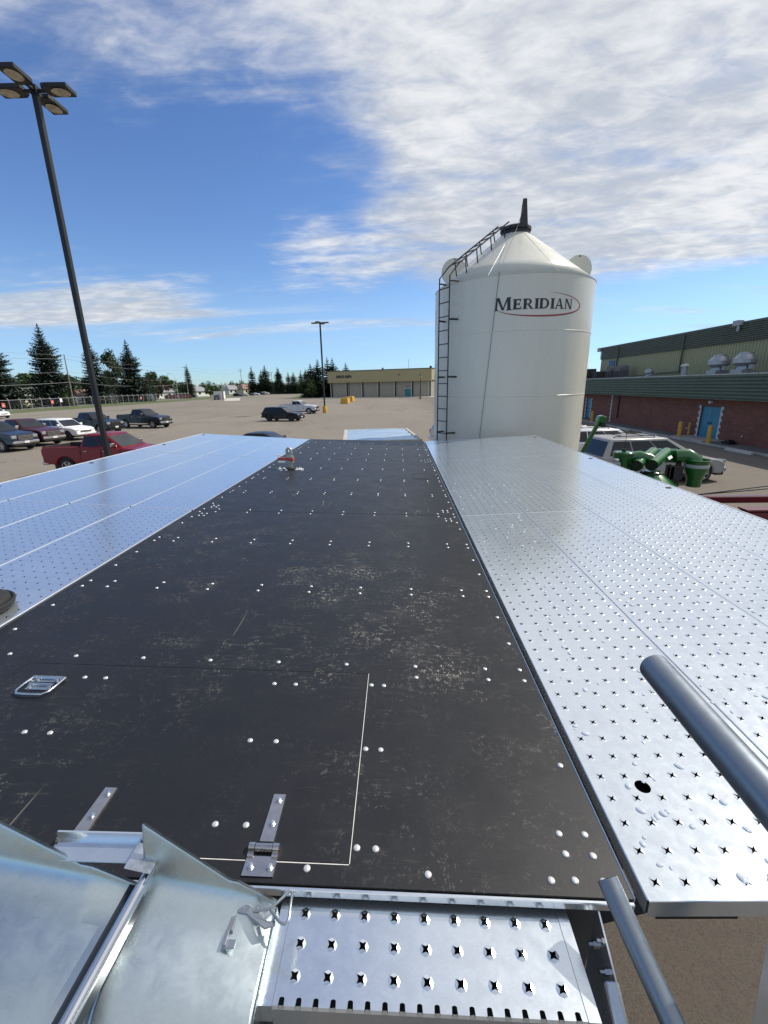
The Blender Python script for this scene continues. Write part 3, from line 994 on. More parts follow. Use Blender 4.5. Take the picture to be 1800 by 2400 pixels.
# hand rails
def pipe(name, pts, r, inner=True, parent=plat):
    mb = MB()
    mb.tube(pts, r, 28, cap=False)
    d = (Vector(pts[0]) - Vector(pts[1])).normalized()
    # open end: dark bore
    a = Vector(pts[0])
    mb.tube([a, a + d * 0.0005], [r, r * 0.86], 28, 0, cap=False)
    mb.tube([a + d * 0.0005, a - d * 0.08], [r * 0.86, r * 0.86], 28, 1, cap=True)
    return mb.build(name, [GALVTUBE, BLACKMETAL], parent, smooth=50, fix=False)
pipe('hand_rail', [wp(0.363, 0.541, -0.394), wp(0.358, 0.44, -0.392), wp(0.350, 0.25, -0.388), wp(0.345, -0.6, -0.385)], 0.0242)
pipe('hand_rail', [wp(0.398, 0.618, -0.93), wp(0.420, 0.54, -0.975), wp(0.447, 0.455, -1.03), wp(0.52, 0.20, -1.20), wp(0.60, -0.1, -1.42)], 0.0235)
mb = MB()
a = wp(0.655, 0.505, -0.99)
mb.tube([a + Vector((0.0, 0.05, 0.35)), a + Vector((0.03, -0.03, -0.5)), a + Vector((0.10, -0.20, -1.55))], 0.045, 4)
mb.build('rail_post', GALV, plat)

# galvanised hood left of the tread: flat sheet, rolled-up back flanges, bar and rod across it
def hood_sheet(x0, x1, z0, z1, h0, h1, name, yfront=0.20):
    # x0 (right end) .. x1 (left end); flange height h0 .. h1 above the sheet at the back
    mb = MB()
    n = 48
    cols = []
    for i in range(n + 1):
        t = i / n
        x = x0 + (x1 - x0) * t
        z = z0 + (z1 - z0) * t
        h = h0 + (h1 - h0) * t
        prof = []
        prof.append((yfront, z - 0.16))
        prof.append((0.405, z - 0.022))
        prof.append((0.425, z - 0.008))
        prof.append((0.450, z))
        prof.append((0.50, z + 0.002))
        rr_ = 0.085
        for k in range(0, 9):
            a_ = k / 8 * rad(66)
            s_ = min(1.0, h / 0.05 + 0.05)
            prof.append((0.515 + rr_ * math.sin(a_) * 0.98, z + 0.002 + rr_ * (1 - math.cos(a_)) * s_))
        yl, zl = prof[-1]
        hh = max(h - rr_ * 0.6, 0.004)
        prof.append((yl + hh * 0.22, zl + hh))
        prof.append((yl + hh * 0.22 + 0.002, zl + hh + 0.003))
        prof.append((yl + hh * 0.22 + 0.010, zl + hh - 0.003))
        cols.append([wp(x, y, zz) for y, zz in prof])
    m_ = len(cols[0])
    v = [p for c in cols for p in c]
    f = [(i * m_ + k, i * m_ + k + 1, (i + 1) * m_ + k + 1, (i + 1) * m_ + k) for i in range(n) for k in range(m_ - 1)]
    mb.add(v, f)
    o = mb.build(name, GALVROUGH, plat, smooth=40)
    md = o.modifiers.new('solid', 'SOLIDIFY'); md.thickness = 0.0025
    return o
hood_sheet(-0.252, -0.500, -1.000, -0.940, 0.012, 0.135, 'hood_sheet')
hood_sheet(-0.503, -1.05, -0.975, -0.84, 0.012, 0.20, 'hood_sheet')
mb = MB(); mb.prism([wp(-0.252, 0.60, -1.0), wp(-0.252, 0.40, -1.02), wp(-0.252, 0.20, -1.16), wp(-0.252, 0.20, -1.6), wp(-0.252, 0.60, -1.6)], (-0.003, 0, 0))
mb.build('hood_side', GALVROUGH, plat)
# bar and rod
mb = MB()
a, b = wp(-0.522, 0.575, -0.905), wp(-0.522, 0.15, -0.885)
w_ = Vector((0.036, 0, -0.008))
mb.prism([a, b, b + w_, a + w_], (0, 0, -0.03))
mb.build('flat_bar', mat('dark_plate', (0.09, 0.10, 0.11), scale=6, rough=0.25, metal=0.9), plat)
mb = MB(); mb.tube([wp(-0.488, 0.60, -0.890), wp(-0.488, 0.15, -0.862)], 0.0125, 16)
mb.build('brace_rod', CHROME, plat, smooth=50)
mb = MB()
c0 = wp(-0.50, 0.610, -0.868)
mb.box(-0.030, 0.030, -0.045, 0.012, 0.0, 0.003, 0, Matrix.Translation(c0) @ Matrix.Rotation(rad(14), 4, 'Y'))
mb.box(-0.030, 0.030, 0.009, 0.012, -0.05, 0.003, 0, Matrix.Translation(c0) @ Matrix.Rotation(rad(14), 4, 'Y'))
mb.box(0.026, 0.030, -0.06, 0.012, -0.05, 0.0, 0, Matrix.Translation(c0) @ Matrix.Rotation(rad(14), 4, 'Y'))
mb.build('rod_bracket', ZINC, plat, bevel=0.0015)
# angle along the deck edge behind the hood
mb = MB()
a, b = wp(-0.690, 0.622, -0.866), wp(-0.50, 0.622, -0.868)
mb.prism([a, b, b + Vector((0, 0.004, 0.028)), a + Vector((0, 0.004, 0.028))], (0, 0.004, 0))
mb.prism([a, b, b + Vector((0, -0.035, -0.008)), a + Vector((0, -0.035, -0.008))], (0, 0, -0.003))
mb.build('deck_edge_angle', GALV, plat)
# toggle latch
mb = MB()
L0 = wp(-0.318, 0.578, -0.974)
mb.box(-0.012, 0.0, -0.035, 0.020, -0.01, 0.004, 0, Matrix.Translation(L0))
mb.prism([L0 + Vector(p) for p in ((0, 0.016, 0.004), (0.028, 0.010, 0.006), (0.075, -0.018, 0.004), (0.092, -0.014, 0.002), (0.094, -0.024, 0.002), (0.072, -0.032, 0.004), (0.024, -0.008, 0.006), (0.0, -0.004, 0.004))], (0, 0, 0.006))
for p in ((0.012, 0.006, 0.008), (0.026, 0.0, 0.009)):
    mb.lathe([(0.006, 0), (0.006, 0.002), (0.003, 0.003)], 10, Matrix.Translation(L0 + Vector(p)))
mb.box(-0.014, -0.006, -0.062, -0.034, -0.004, 0.004, 0, Matrix.Translation(L0))
mb.box(-0.006, 0.014, -0.064, -0.048, -0.005, -0.002, 0, Matrix.Translation(L0))
LATCH = mat('latch_steel', (0.36, 0.39, 0.43), scale=20, rough=0.38, metal=0.8)
lt = mb.build('toggle_latch', LATCH, plat, bevel=0.001)
LS = Matrix.Translation(L0 + Vector((0, -0.01, 0.006))) @ Matrix.Scale(0.98, 4) @ Matrix.Translation(-L0)
lt.matrix_local = LS
mb = MB()
R0 = L0 + Vector((0.060, 0.004, 0.012))
mb.tube([R0 + Vector(p) for p in ((-0.02, -0.006, 0), (0.012, -0.002, 0.002), (0.022, 0.004, 0.003), (0.052, 0.036, 0.004), (0.060, 0.034, 0.004), (0.064, -0.022, 0.003), (0.056, -0.030, 0.003), (0.044, -0.026, 0.003), (0.018, -0.004, 0.004))], 0.0032, 8)
lr = mb.build('latch_ring', LATCH, plat, smooth=60)
lr.matrix_local = LS

# fitting standing on the deck
ft = PM @ Vector((-1.318 * K, 5.17 * K, 0.0))
fit = thing('hose_fitting', 'upright steel hose fitting with red lever on the black deck', 'fitting', ft)
mb = MB(); mb.lathe([(0.085, 0), (0.085, 0.018), (0.06, 0.030), (0.045, 0.032)], 16); mb.build('base_flange', RUBBER, fit, smooth=40)
mb = MB(); mb.lathe([(0.030, 0.03), (0.030, 0.11), (0.052, 0.115), (0.052, 0.145), (0.034, 0.15), (0.034, 0.20), (0.050, 0.205), (0.050, 0.235), (0.03, 0.24)], 12); mb.build('coupling', mat('dull_brass', (0.42, 0.40, 0.32), scale=20, rough=0.4, metal=0.7), fit, smooth=40)
mb = MB(); mb.tube([(0.0, 0, 0.235), (0.01, 0, 0.30), (0.0, 0, 0.36), (-0.03, 0, 0.375), (-0.06, 0, 0.34), (-0.06, 0, 0.26)], 0.022, 10); mb.build('bent_pipe', mat('pipe_grey', (0.40, 0.40, 0.38), scale=15, rough=0.4, metal=0.6), fit, smooth=50)
mb = MB(); mb.box(-0.21, -0.03, -0.02, 0.02, 0.165, 0.20); mb.box(-0.05, 0.05, -0.055, 0.055, 0.16, 0.195); mb.build('lever', mat('lever_red', (0.50, 0.03, 0.03), scale=20, rough=0.5), fit, bevel=0.006)
mb = MB(); mb.box(-0.20, -0.09, -0.02, 0.02, 0.115, 0.135); mb.box(-0.22, -0.14, -0.012, 0.012, 0.225, 0.245); mb.build('tag_strip', SIGNWHITE, fit)
mb = MB()
for i in range(26):
    a_ = rnd.choice((0.0, PI)) + rnd.gauss(0, 0.5); d_ = rnd.uniform(0.09, 0.21)
    mb.lathe([(0.022 * rnd.uniform(0.4, 1.3), 0.0005), (0.008, 0.006)], 7, Matrix.Translation((d_ * math.cos(a_), d_ * math.sin(a_), 0.0)))
o = mb.build('sealant_flecks', SIGNWHITE, fit); o['kind'] = 'stuff'
fit.rotation_euler = (0, TH, 0)
fit.scale = (0.9, 0.9, 0.82)

# black round cap lying at the left
hp = PM @ ML @ Vector((-0.215 * K, 1.66 * K, 0.004))
hat = thing('rubber_lid', 'black round rubber lid lying on the left wing beside the deck', 'lid', hp)
hat.rotation_euler = (0, TH, 0)
mb = MB()
mb.lathe([(0.165, 0.0), (0.172, 0.012), (0.170, 0.028), (0.158, 0.030), (0.155, 0.042), (0.150, 0.052), (0.11, 0.064), (0.05, 0.070), (0.001, 0.071)], 32)
mb.build('lid_disc', RUBBER, hat, smooth=50)
mb = MB(); mb.tube([(0.168 * math.cos(a_), 0.168 * math.sin(a_), 0.030) for a_ in [i * PI / 16 for i in range(32)]], 0.009, 8, closed=True); mb.build('lid_rim', RUBBER, hat, smooth=60)

# ------------------------------------------------------------------ grain bin
AX, AY, BR = 2.96, 12.35, 1.96
def on_bin(deg, z, off=0.0):
    a = rad(deg); return Vector(((BR + off) * math.cos(a), (BR + off) * math.sin(a), z))
silo = thing('grain_bin', 'tall cream grain bin with conical roof, ladder and company lettering', 'grain bin', (AX, AY, 0))
def ring(z0, z1, name):
    mb = MB()
    n = 96
    prof = [(BR, z0), (BR, z1)]
    mb.lathe(prof, n, cap=False)
    return mb.build(name, SILOWHITE, silo, smooth=30, fix=False)
zs = [2.09, 3.51, 4.93, 6.08]
for i in range(3):
    ring(zs[i], zs[i + 1], 'wall_ring')
mb = MB()
for z in zs[1:3]:
    mb.lathe([(BR, z - 0.010), (BR + 0.006, z - 0.005), (BR + 0.006, z + 0.005), (BR, z + 0.010)], 96, cap=False)
mb.build('weld_seam', SILOWHITE, silo, smooth=50)
# roof: shallow pressed sectors
mb = MB()
n = 48
zt, rt = 7.33, 0.335
for k in range(n):
    a0, a1 = 2 * PI * k / n, 2 * PI * (k + 1) / n
    def P(r, a, z, k_):
        lift = 0.0
        return (r * math.cos(a), r * math.sin(a), z + lift)
    ring_r = [BR + 0.010, 1.5, 0.9, rt]
    for i in range(3):
        f = lambda r: 6.078 + (BR + 0.010 - r) / (BR + 0.010 - rt) * (zt - 6.078)
        mb.quad(P(ring_r[i], a0, f(ring_r[i]), k), P(ring_r[i], a1, f(ring_r[i]), k + 1), P(ring_r[i + 1], a1, f(ring_r[i + 1]), k + 1), P(ring_r[i + 1], a0, f(ring_r[i + 1]), k))
mb.lathe([(BR + 0.010, 6.078), (BR + 0.008, 6.066), (BR, 6.066)], 96, cap=False)
for k in range(8):
    a = 2 * PI * (k + 0.35) / 8
    mb.tube([((BR - 0.01) * math.cos(a), (BR - 0.01) * math.sin(a), 6.088), (rt * math.cos(a), rt * math.sin(a), zt + 0.002)], 0.006, 5)
mb.build('roof_cone', SILOWHITE, silo, smooth=30)
mb = MB(); mb.lathe([(2.0 - 0.04, 2.09), (1.2, 1.35), (0.35, 0.62), (0.30, 0.60)], 48, cap=False); mb.build('hopper_cone', SILOWHITE, silo, smooth=30)
for k in range(8):
    a = 2 * PI * k / 8 + 0.2
    mb = MB(); mb.tube([(1.88 * math.cos(a), 1.88 * math.sin(a), 0.0), (1.88 * math.cos(a), 1.88 * math.sin(a), 2.3)], 0.05, 8); mb.build('leg', SILOWHITE, silo)
mb = MB(); mb.lathe([(0.36, 7.26), (0.36, 7.34), (0.335, 7.35), (0.335, 7.40), (0.375, 7.41), (0.375, 7.47), (0.33, 7.50), (0.001, 7.53)], 40, cap=False)
mb.build('roof_lid', LADDER, silo, smooth=35)
mb = MB()
mb.prism([(0.00, -0.36, 7.42), (0.20, -0.36, 7.42), (0.155, -0.30, 8.02), (0.07, -0.30, 8.02)], (0, 0.05, 0))
mb.box(0.09, 0.135, -0.30, -0.1, 7.5, 7.95)
mb.build('lid_lever', LADDER, silo)
# ladder
lz = [2.30 + 0.305 * i for i in range(13)]
for d, in ((-153.6,), (-143.4,)):
    p = [on_bin(d, 1.9, 0.22), on_bin(d, 6.20, 0.22)]
    q = on_bin(-148.5, 0, 0); q.normalize()
    side = Vector((-q.y, q.x, 0)) * (0.19 if d > -148 else -0.19)
    top = q * 0.42 + side * 0.95 + Vector((0, 0, 7.52))
    mid = q * (BR - 0.05) + side + Vector((0, 0, 6.48))
    mb = MB(); mb.tube(p + [mid, top], 0.0165, 6); mb.build('ladder_rail', LADDER, silo)
for z in lz:
    mb = MB(); mb.tube([on_bin(-153.6, z, 0.22), on_bin(-143.4, z, 0.22)], 0.0125, 6); mb.build('rung', LADDER, silo)
q = on_bin(-148.5, 0, 0); q.normalize(); sd = Vector((-q.y, q.x, 0))
for i in range(7):
    t = (i + 0.3) / 7
    c = q * (BR - 0.05) * (1 - t) + q * 0.42 * t + Vector((0, 0, 6.48 * (1 - t) + 7.52 * t))
    mb = MB(); mb.tube([c - sd * 0.19, c + sd * 0.19], 0.0125, 6); mb.build('rung', LADDER, silo)
for z in (2.62, 3.98, 5.28, 6.10):
    for d in (-153.6, -143.4):
        e = -1 if d < -148 else 1
        a, b = on_bin(d, z, 0.225), on_bin(d + e * 2.0, z, -0.005)
        mb = MB(); mb.tube([a, b], 0.022, 4); mb.build('stand_off', LADDER, silo)
for t in (0.12, 0.34, 0.62, 0.9):
    for s_ in (-0.19, 0.19):
        c = q * (BR - 0.05) * (1 - t) + q * 0.42 * t + sd * s_ + Vector((0, 0, 6.48 * (1 - t) + 7.52 * t))
        r_ = max(math.hypot(c.x, c.y) - 0.06, rt)
        zc = 6.055 + (BR + 0.035 - r_) / (BR + 0.035 - rt) * (zt - 6.055)
        base = Vector((c.x, c.y, 0)).normalized() * r_; base.z = zc
        mb = MB(); mb.tube([c, base], 0.014, 4); mb.build('stand_off', LADDER, silo)
# two round hatch plates standing at the eave
for x, z in ((-1.46, 6.61), (1.74, 6.60)):
    mb = MB(); mb.lathe([(0.335, -0.008), (0.335, 0.008)], 36, Matrix.Translation((x, 0.28, z)) @ Matrix.Rotation(PI / 2, 4, 'X'))
    mb.lathe([(0.02, -0.014), (0.02, 0.014)], 10, Matrix.Translation((x, 0.28, z + 0.30)) @ Matrix.Rotation(PI / 2, 4, 'X'), 1)
    mb.build('round_plate', [SILOWHITE, INK], silo)
# cord down the wall
mb = MB()
mb.tube([(0.10, -0.30, 7.9), (-0.05, -0.40, 7.42)] + [on_bin(-112, 6.12, 0.05)] + [on_bin(-112 - 9 * i / 10, 6.1 - 3.9 * i / 10, 0.012) for i in range(11)], 0.006, 5)
mb.build('pull_cord', CORD, silo)

# lettering, drawn as wedge-serif capitals: polygons in cap units
def serif(x, y, w, d):
    return [(x - w, y), (x + w, y), (x + w * 0.45, y + d), (x - w * 0.45, y + d)]
def stem(x, t, h=1.0):
    return [[(x - t / 2, 0), (x + t / 2, 0), (x + t / 2, h), (x - t / 2, h)], serif(x, 0, t * 0.95, 0.10), serif(x, h, t * 0.95, -0.10)]
def bowl(x, y0, y1, w, t, n=14):
    cy, ry = (y0 + y1) / 2, (y1 - y0) / 2
    out = []
    for i in range(n):
        a0, a1 = -PI / 2 + PI * i / n, -PI / 2 + PI * (i + 1) / n
        f = lambda a, k: (x + (w - (0 if k else t)) * math.cos(a), cy + (ry - (0 if k else 0.11)) * math.sin(a))
        out.append([f(a0, 0), f(a0, 1), f(a1, 1), f(a1, 0)])
    return out
def glyph(c):
    T, t = 0.30, 0.14
    if c == 'M':
        return [[(0.05, 0), (0.19, 0), (0.24, 1), (0.12, 1)], [(0.13, 1), (0.36, 1), (0.74, 0.02), (0.58, 0.02)], [(0.60, 0.02), (0.72, 0.02), (1.08, 1), (0.96, 1)],
                [(0.96, 1), (1.22, 1), (1.27, 0), (1.02, 0)], [(-0.06, 0), (0.30, 0), (0.22, 0.09), (0.03, 0.09)], [(0.90, 0), (1.39, 0), (1.30, 0.09), (0.99, 0.09)],
                [(0.02, 1), (0.30, 1), (0.26, 0.92), (0.10, 0.92)], [(1.0, 1), (1.33, 1), (1.24, 0.92), (1.04, 0.92)]], 1.40
    if c == 'E':
        return stem(0.16, T) + [[(0.2, 0.87), (0.72, 0.87), (0.72, 1), (0.2, 1)], [(0.2, 0), (0.78, 0), (0.76, 0.13), (0.2, 0.13)], [(0.2, 0.45), (0.62, 0.45), (0.62, 0.57), (0.2, 0.57)],
                                [(0.64, 0.74), (0.74, 0.72), (0.74, 1.0), (0.66, 1.0)], [(0.68, 0.0), (0.80, 0.0), (0.82, 0.30), (0.74, 0.28)], [(0.56, 0.36), (0.64, 0.36), (0.64, 0.66), (0.56, 0.66)]], 0.92
    if c == 'R':
        return stem(0.16, T) + [[(0.2, 0.88), (0.46, 0.88), (0.46, 1), (0.2, 1)], [(0.2, 0.42), (0.46, 0.42), (0.46, 0.53), (0.2, 0.53)]] + bowl(0.46, 0.42, 1.0, 0.36, 0.22) + \
            [[(0.38, 0.46), (0.60, 0.46), (0.98, 0.02), (0.72, 0.02)], [(0.68, 0), (1.06, 0), (1.0, 0.07), (0.72, 0.07)]], 1.06
    if c == 'I':
        return stem(0.2, T), 0.42
    if c == 'D':
        return stem(0.16, T) + [[(0.2, 0.88), (0.42, 0.88), (0.42, 1), (0.2, 1)], [(0.2, 0), (0.42, 0), (0.42, 0.12), (0.2, 0.12)]] + bowl(0.42, 0.0, 1.0, 0.58, 0.24, 20), 1.10
    if c == 'A':
        return [[(0.02, 0), (0.16, 0), (0.50, 1), (0.44, 1)], [(0.40, 1), (0.58, 1), (0.98, 0), (0.71, 0)], [(0.26, 0.27), (0.76, 0.27), (0.72, 0.38), (0.30, 0.38)],
                [(-0.06, 0), (0.26, 0), (0.20, 0.08), (0.02, 0.08)], [(0.62, 0), (1.08, 0), (1.0, 0.08), (0.68, 0.08)]], 1.06
    if c == 'N':
        return [[(0.08, 0), (0.20, 0), (0.20, 1), (0.08, 1)], [(0.06, 1), (0.30, 1), (0.92, 0.0), (0.72, 0.0)], [(0.80, 0), (0.92, 0), (0.92, 1), (0.80, 1)],
                serif(0.14, 0, 0.17, 0.09), serif(0.86, 1, 0.17, -0.09), [(-0.02, 1), (0.24, 1), (0.18, 0.92), (0.06, 0.92)]], 1.04
def wrap_polys(polys, ang0, scale_ang, z0, sz, off):
    mb = MB()
    for p in polys:
        # split long edges a little so that they follow the curve
        v = [on_bin(ang0 + x * scale_ang, z0 + y * sz, off) for x, y in p]
        a = (v[1] - v[0]).cross(v[2] - v[1])
        c = sum(v, Vector()) / len(v)
        if a.dot(Vector((c.x, c.y, 0))) < 0:
            v.reverse()
        mb.add(v, [tuple(range(len(v)))])
    return mb
word = 'MERIDIAN'
adv = []
for i, c in enumerate(word):
    adv.append(glyph(c)[1] * (1.30 if i == 0 else 1.0) + 0.10)
tot = sum(adv)
A0, A1 = -113.9, -61.2
sa = (A1 - A0) / tot
x = 0
for i, c in enumerate(word):
    k = 1.30 if i == 0 else 1.0
    pol, w = glyph(c)
    tz = 5.353 - 0.042 * (x / tot) * 0
    mb = wrap_polys([[(px * k, py) for px, py in p] for p in pol], A0 + x * sa, sa, tz - (0.008 if i == 0 else 0), 0.208 * (1.26 if i == 0 else 1.0), 0.004)
    o = mb.build('letter', INK, silo, fix=False)
    x += adv[i]
# ellipse swoosh: dark red, thin to thick to thin
def swoosh(ca, cz, ra, rz, t0, t1, wmax, name, off):
    mb = MB()
    N = 60
    P, Q = [], []
    for i in range(N + 1):
        u = i / N
        t = t0 + (t1 - t0) * u
        w = wmax * (0.10 + 0.90 * math.sin(PI * min(max(u, 0.0), 1.0)) ** 0.9)
        a, z = ca + ra * math.cos(t), cz + rz * math.sin(t)
        a2, z2 = ca + (ra - w * 26) * math.cos(t), cz + (rz - w) * math.sin(t)
        P.append(on_bin(a, z, off)); Q.append(on_bin(a2, z2, off))
    for i in range(N):
        mb.quad(P[i], P[i + 1], Q[i + 1], Q[i])
    return mb.build(name, DECALRED, silo, fix=False)
swoosh(-84.0, 5.44, 30.3, 0.246, rad(-175), rad(78), 0.036, 'swoosh', 0.003)
# second decal just round the left edge
mb = wrap_polys([[(0, 0), (1, 0), (1, 1), (0, 1)]], -190, 9, 5.05, 0.62, 0.003)
mb.build('side_decal', DECALRED, silo, fix=False)

# ------------------------------------------------------------------ car park lamps
def lamp_post(name, label, loc, h, rot, arms, half, base=None, head=(0.62, 0.44), group=None):
    t = thing(name, label, 'lamp post', loc, rot, group)
    mb = MB()
    mb.prism([(-half, -half, 0.0), (half, -half, 0.0), (half, half, 0.0), (-half, half, 0.0)], (0, 0, h - 0.1))
    mb.build('pole', BRONZEPOLE, t, bevel=half * 0.18)
    mb = MB(); mb.box(-half * 1.25, half * 1.25, -half * 1.25, half * 1.25, h - 0.30, h - 0.06); mb.build('pole_cap', BRONZEPOLE, t)
    for a in arms:
        M = Matrix.Rotation(a, 4, 'Z') @ Matrix.Translation((0, 0, h - 0.18))
        mb = MB()
        mb.box(half * 0.9, half + 0.26, -0.05, 0.05, -0.05, 0.03, 0, M)
        hl, hw = head
        x0 = half + 0.22
        mb.prism([M @ Vector(p) for p in ((x0, -hw * .36, -.03), (x0 + .14, -hw / 2, -.06), (x0 + hl, -hw / 2, -.06), (x0 + hl, hw / 2, -.06), (x0 + .14, hw / 2, -.06), (x0, hw * .36, -.03))], (0, 0, 0.13))
        f = mb.build('lamp_head', BLACKMETAL, t, bevel=0.015)
        mb = MB()
        xm = x0 + hl * 0.60
        mb.lathe([(0.94, -0.072), (1.0, -0.064)], 20, M @ Matrix.Translation((xm, 0, 0)) @ Matrix.Diagonal((hl * 0.33, hw * 0.42, 1, 1)))
        mb.build('lens', LENS, f)
    if base:
        mb = MB(); mb.lathe([(base, 0), (base, 0.98), (base * 0.94, 1.02), (half, 1.03)], 20); mb.build('pole_base', YELLOW, t, smooth=40)
    return t
lamp_post('lamp_post', 'tall dark square lamp post with four heads beside the red pickup', (-11.27, 16.3, 0), 13.05, rad(2), (0, PI / 2, PI, -PI / 2), 0.085, base=0.3, head=(0.84, 0.52), group='square car park lamp posts')
lamp_post('lamp_post', 'distant tall lamp post on a yellow base beyond the silver pickup', (-11.17, 67.0, 0), 12.85, rad(-10), (0, PI / 2, PI, -PI / 2), 0.10, base=0.34, head=(0.95, 0.55), group='square car park lamp posts')
def arena_lamp(loc, label):
    t = thing('lantern_post', label, 'lantern post', loc, 0, 'lantern posts before the arena')
    mb = MB(); mb.tube([(0, 0, 0), (0, 0, 5.6)], [0.13, 0.09], 10); mb.build('post', BRONZEPOLE, t)
    mb = MB(); mb.lathe([(0.30, 0), (0.30, 0.8), (0.2, 0.95)], 10); mb.build('post_base', mat('base_brown', (0.30, 0.13, 0.06), scale=3, rough=0.7), t)
    mb = MB(); mb.lathe([(0.16, 5.6), (0.30, 6.2), (0.30, 6.25)], 8); mb.build('lantern_glass', LENS, t)
    mb = MB(); mb.lathe([(0.42, 6.25), (0.12, 6.62), (0.04, 6.85)], 8); mb.build('lantern_roof', BLACKMETAL, t)
arena_lamp((-15.65, 142.9, 0), 'dark lantern post before the left end of the arena wall')
arena_lamp((6.2, 125.0, 0), 'dark lantern post before the right end of the arena wall')
# yellow concrete blocks
for (x, y), lb in (((-12.2, 102.4), 'nearer of the two yellow concrete blocks on the lot'), ((-12.5, 116.0), 'farther of the two yellow concrete blocks on the lot')):
    t = MB(); t.prism([(-0.95, -0.8, 0), (0.95, -0.8, 0), (0.85, -0.7, 1.3), (-0.85, -0.7, 1.3)], (0, 1.5, 0))
    o = t.build('concrete_block', YELLOW, None, bevel=0.05)
    o.location = (x, y, 0); o.rotation_euler = (0, 0, rad(-18))
    tag(o, lb, 'concrete block', 'yellow blocks on the lot')

# ------------------------------------------------------------------ arena
def arena():
    a = Vector((-24.8, 160.0, 0)); b = Vector((11.0, 146.8, 0))
    L = (b - a).length
    t = thing('arena_building', 'long beige arena with tan metal fascia and green double door', 'arena', a, math.atan2(b.y - a.y, b.x - a.x))
    def part(name, m_, *bx):
        mb = MB(); mb.box(*bx); return mb.build(name, m_, t)
    H1, H2 = 5.4, 9.12
    part('wall', BLOCKWALL, 0.9, L - 0.4, 0.4, 55, 0, H1)
    mb = MB()
    n = 64
    for i in range(n):                       # ribbed metal fascia
        x0, x1 = L * i / n, L * (i + 1) / n
        mb.box(x0 + 0.02, x1 - 0.10, -0.55, 0.2, H1 - 0.15, H2 - 0.22)
        mb.box(x1 - 0.10, x1 + 0.02, -0.51, 0.2, H1 - 0.15, H2 - 0.22)
    mb.box(0, L, 0.2, 56, H1 + 0.002, H2 - 0.3)
    mb.build('fascia', TANFASCIA, t, fix=False)
    part('roof_edge', mat('roof_trim_brown', (0.10, 0.085, 0.06), scale=2, rough=0.6), -0.15, L + 0.15, -0.65, 56, H2 - 0.22, H2)
    part('fascia_trim', mat('ochre_trim', (0.45, 0.33, 0.12), scale=2, rough=0.6), -0.02, L + 0.02, -0.60, 0.0, H1 - 0.32, H1 - 0.152)
    for i in range(7):
        x = 0.9 + (L - 1.75) * i / 6
        part('pilaster', TRIMPALE, x - 0.30, x + 0.02, 0.10, 0.399, 0.0, H1 - 0.32)
        part('pilaster', TRIMDARK, x + 0.021, x + 0.42, -0.02, 0.398, 0.0, H1 - 0.32)
    part('plinth', TRIMDARK, 0.9, L - 0.4, 0.25, 0.399, 0, 0.22)
    dx = 1 + (L) * 0.755
    fr = part('door_frame', TRIMPALE, dx - 1.25, dx + 1.25, 0.28, 0.402, 0.0, 2.85)
    for s_ in (0, 1):
        mb = MB(); mb.box(dx - 1.12 + s_ * 1.14, dx - 0.02 + s_ * 1.14, 0.22, 0.279, 0.05, 2.72)
        d = mb.build('door', TEALDARK, t)
    part('wall_light', BLACKMETAL, dx - 0.15, dx + 0.15, 0.1, 0.398, 3.25, 3.55)
    part('fascia_vent', TRIMDARK, L * 0.70, L * 0.70 + 0.5, -0.58, -0.552, 7.1, 7.5)
    part('roof_vent', ROOFGREY, L * 0.53, L * 0.53 + 0.5, 1.0, 1.6, H2, H2 + 0.55)
    part('roof_vent', TRIMDARK, L * 0.975, L * 0.975 + 0.6, 0.4, 1.0, H2, H2 + 0.6)
    mb = MB(); mb.tube([(L * 0.765, 3, H2), (L * 0.765, 3, H2 + 3.1)], 0.05, 5); mb.build('mast', BLACKMETAL, t)
    # lettering
    cu = bpy.data.curves.new('letters', 'FONT')
    cu.body = 'KINPLEX ARENA'
    cu.size = 1.15; cu.extrude = 0.05; cu.offset = 0.045; cu.space_character = 1.18
    tmp = bpy.data.objects.new('letters', cu); COL.objects.link(tmp)
    dg = bpy.context.evaluated_depsgraph_get()
    me = bpy.data.meshes.new_from_object(tmp.evaluated_get(dg))
    bpy.data.objects.remove(tmp)
    me.materials.clear(); me.materials.append(INK)
    xs = [v.co.x for v in me.vertices]
    s_ = 5.95 / (max(xs) - min(xs))
    for v in me.vertices:
        v.co.x *= s_
    o = link('lettering', me, t, (3.55, -0.62, 6.72), (PI / 2, 0, 0))
    mb = MB(); mb.box(-2.5, L + 3, -7.2, 0.24, 0.0, 0.14)
    o = mb.build('pavement', CONCPALE, None); o.matrix_world = Matrix.Translation(a) @ Matrix.Rotation(math.atan2(b.y - a.y, b.x - a.x), 4, 'Z')
    structure(o)
arena()

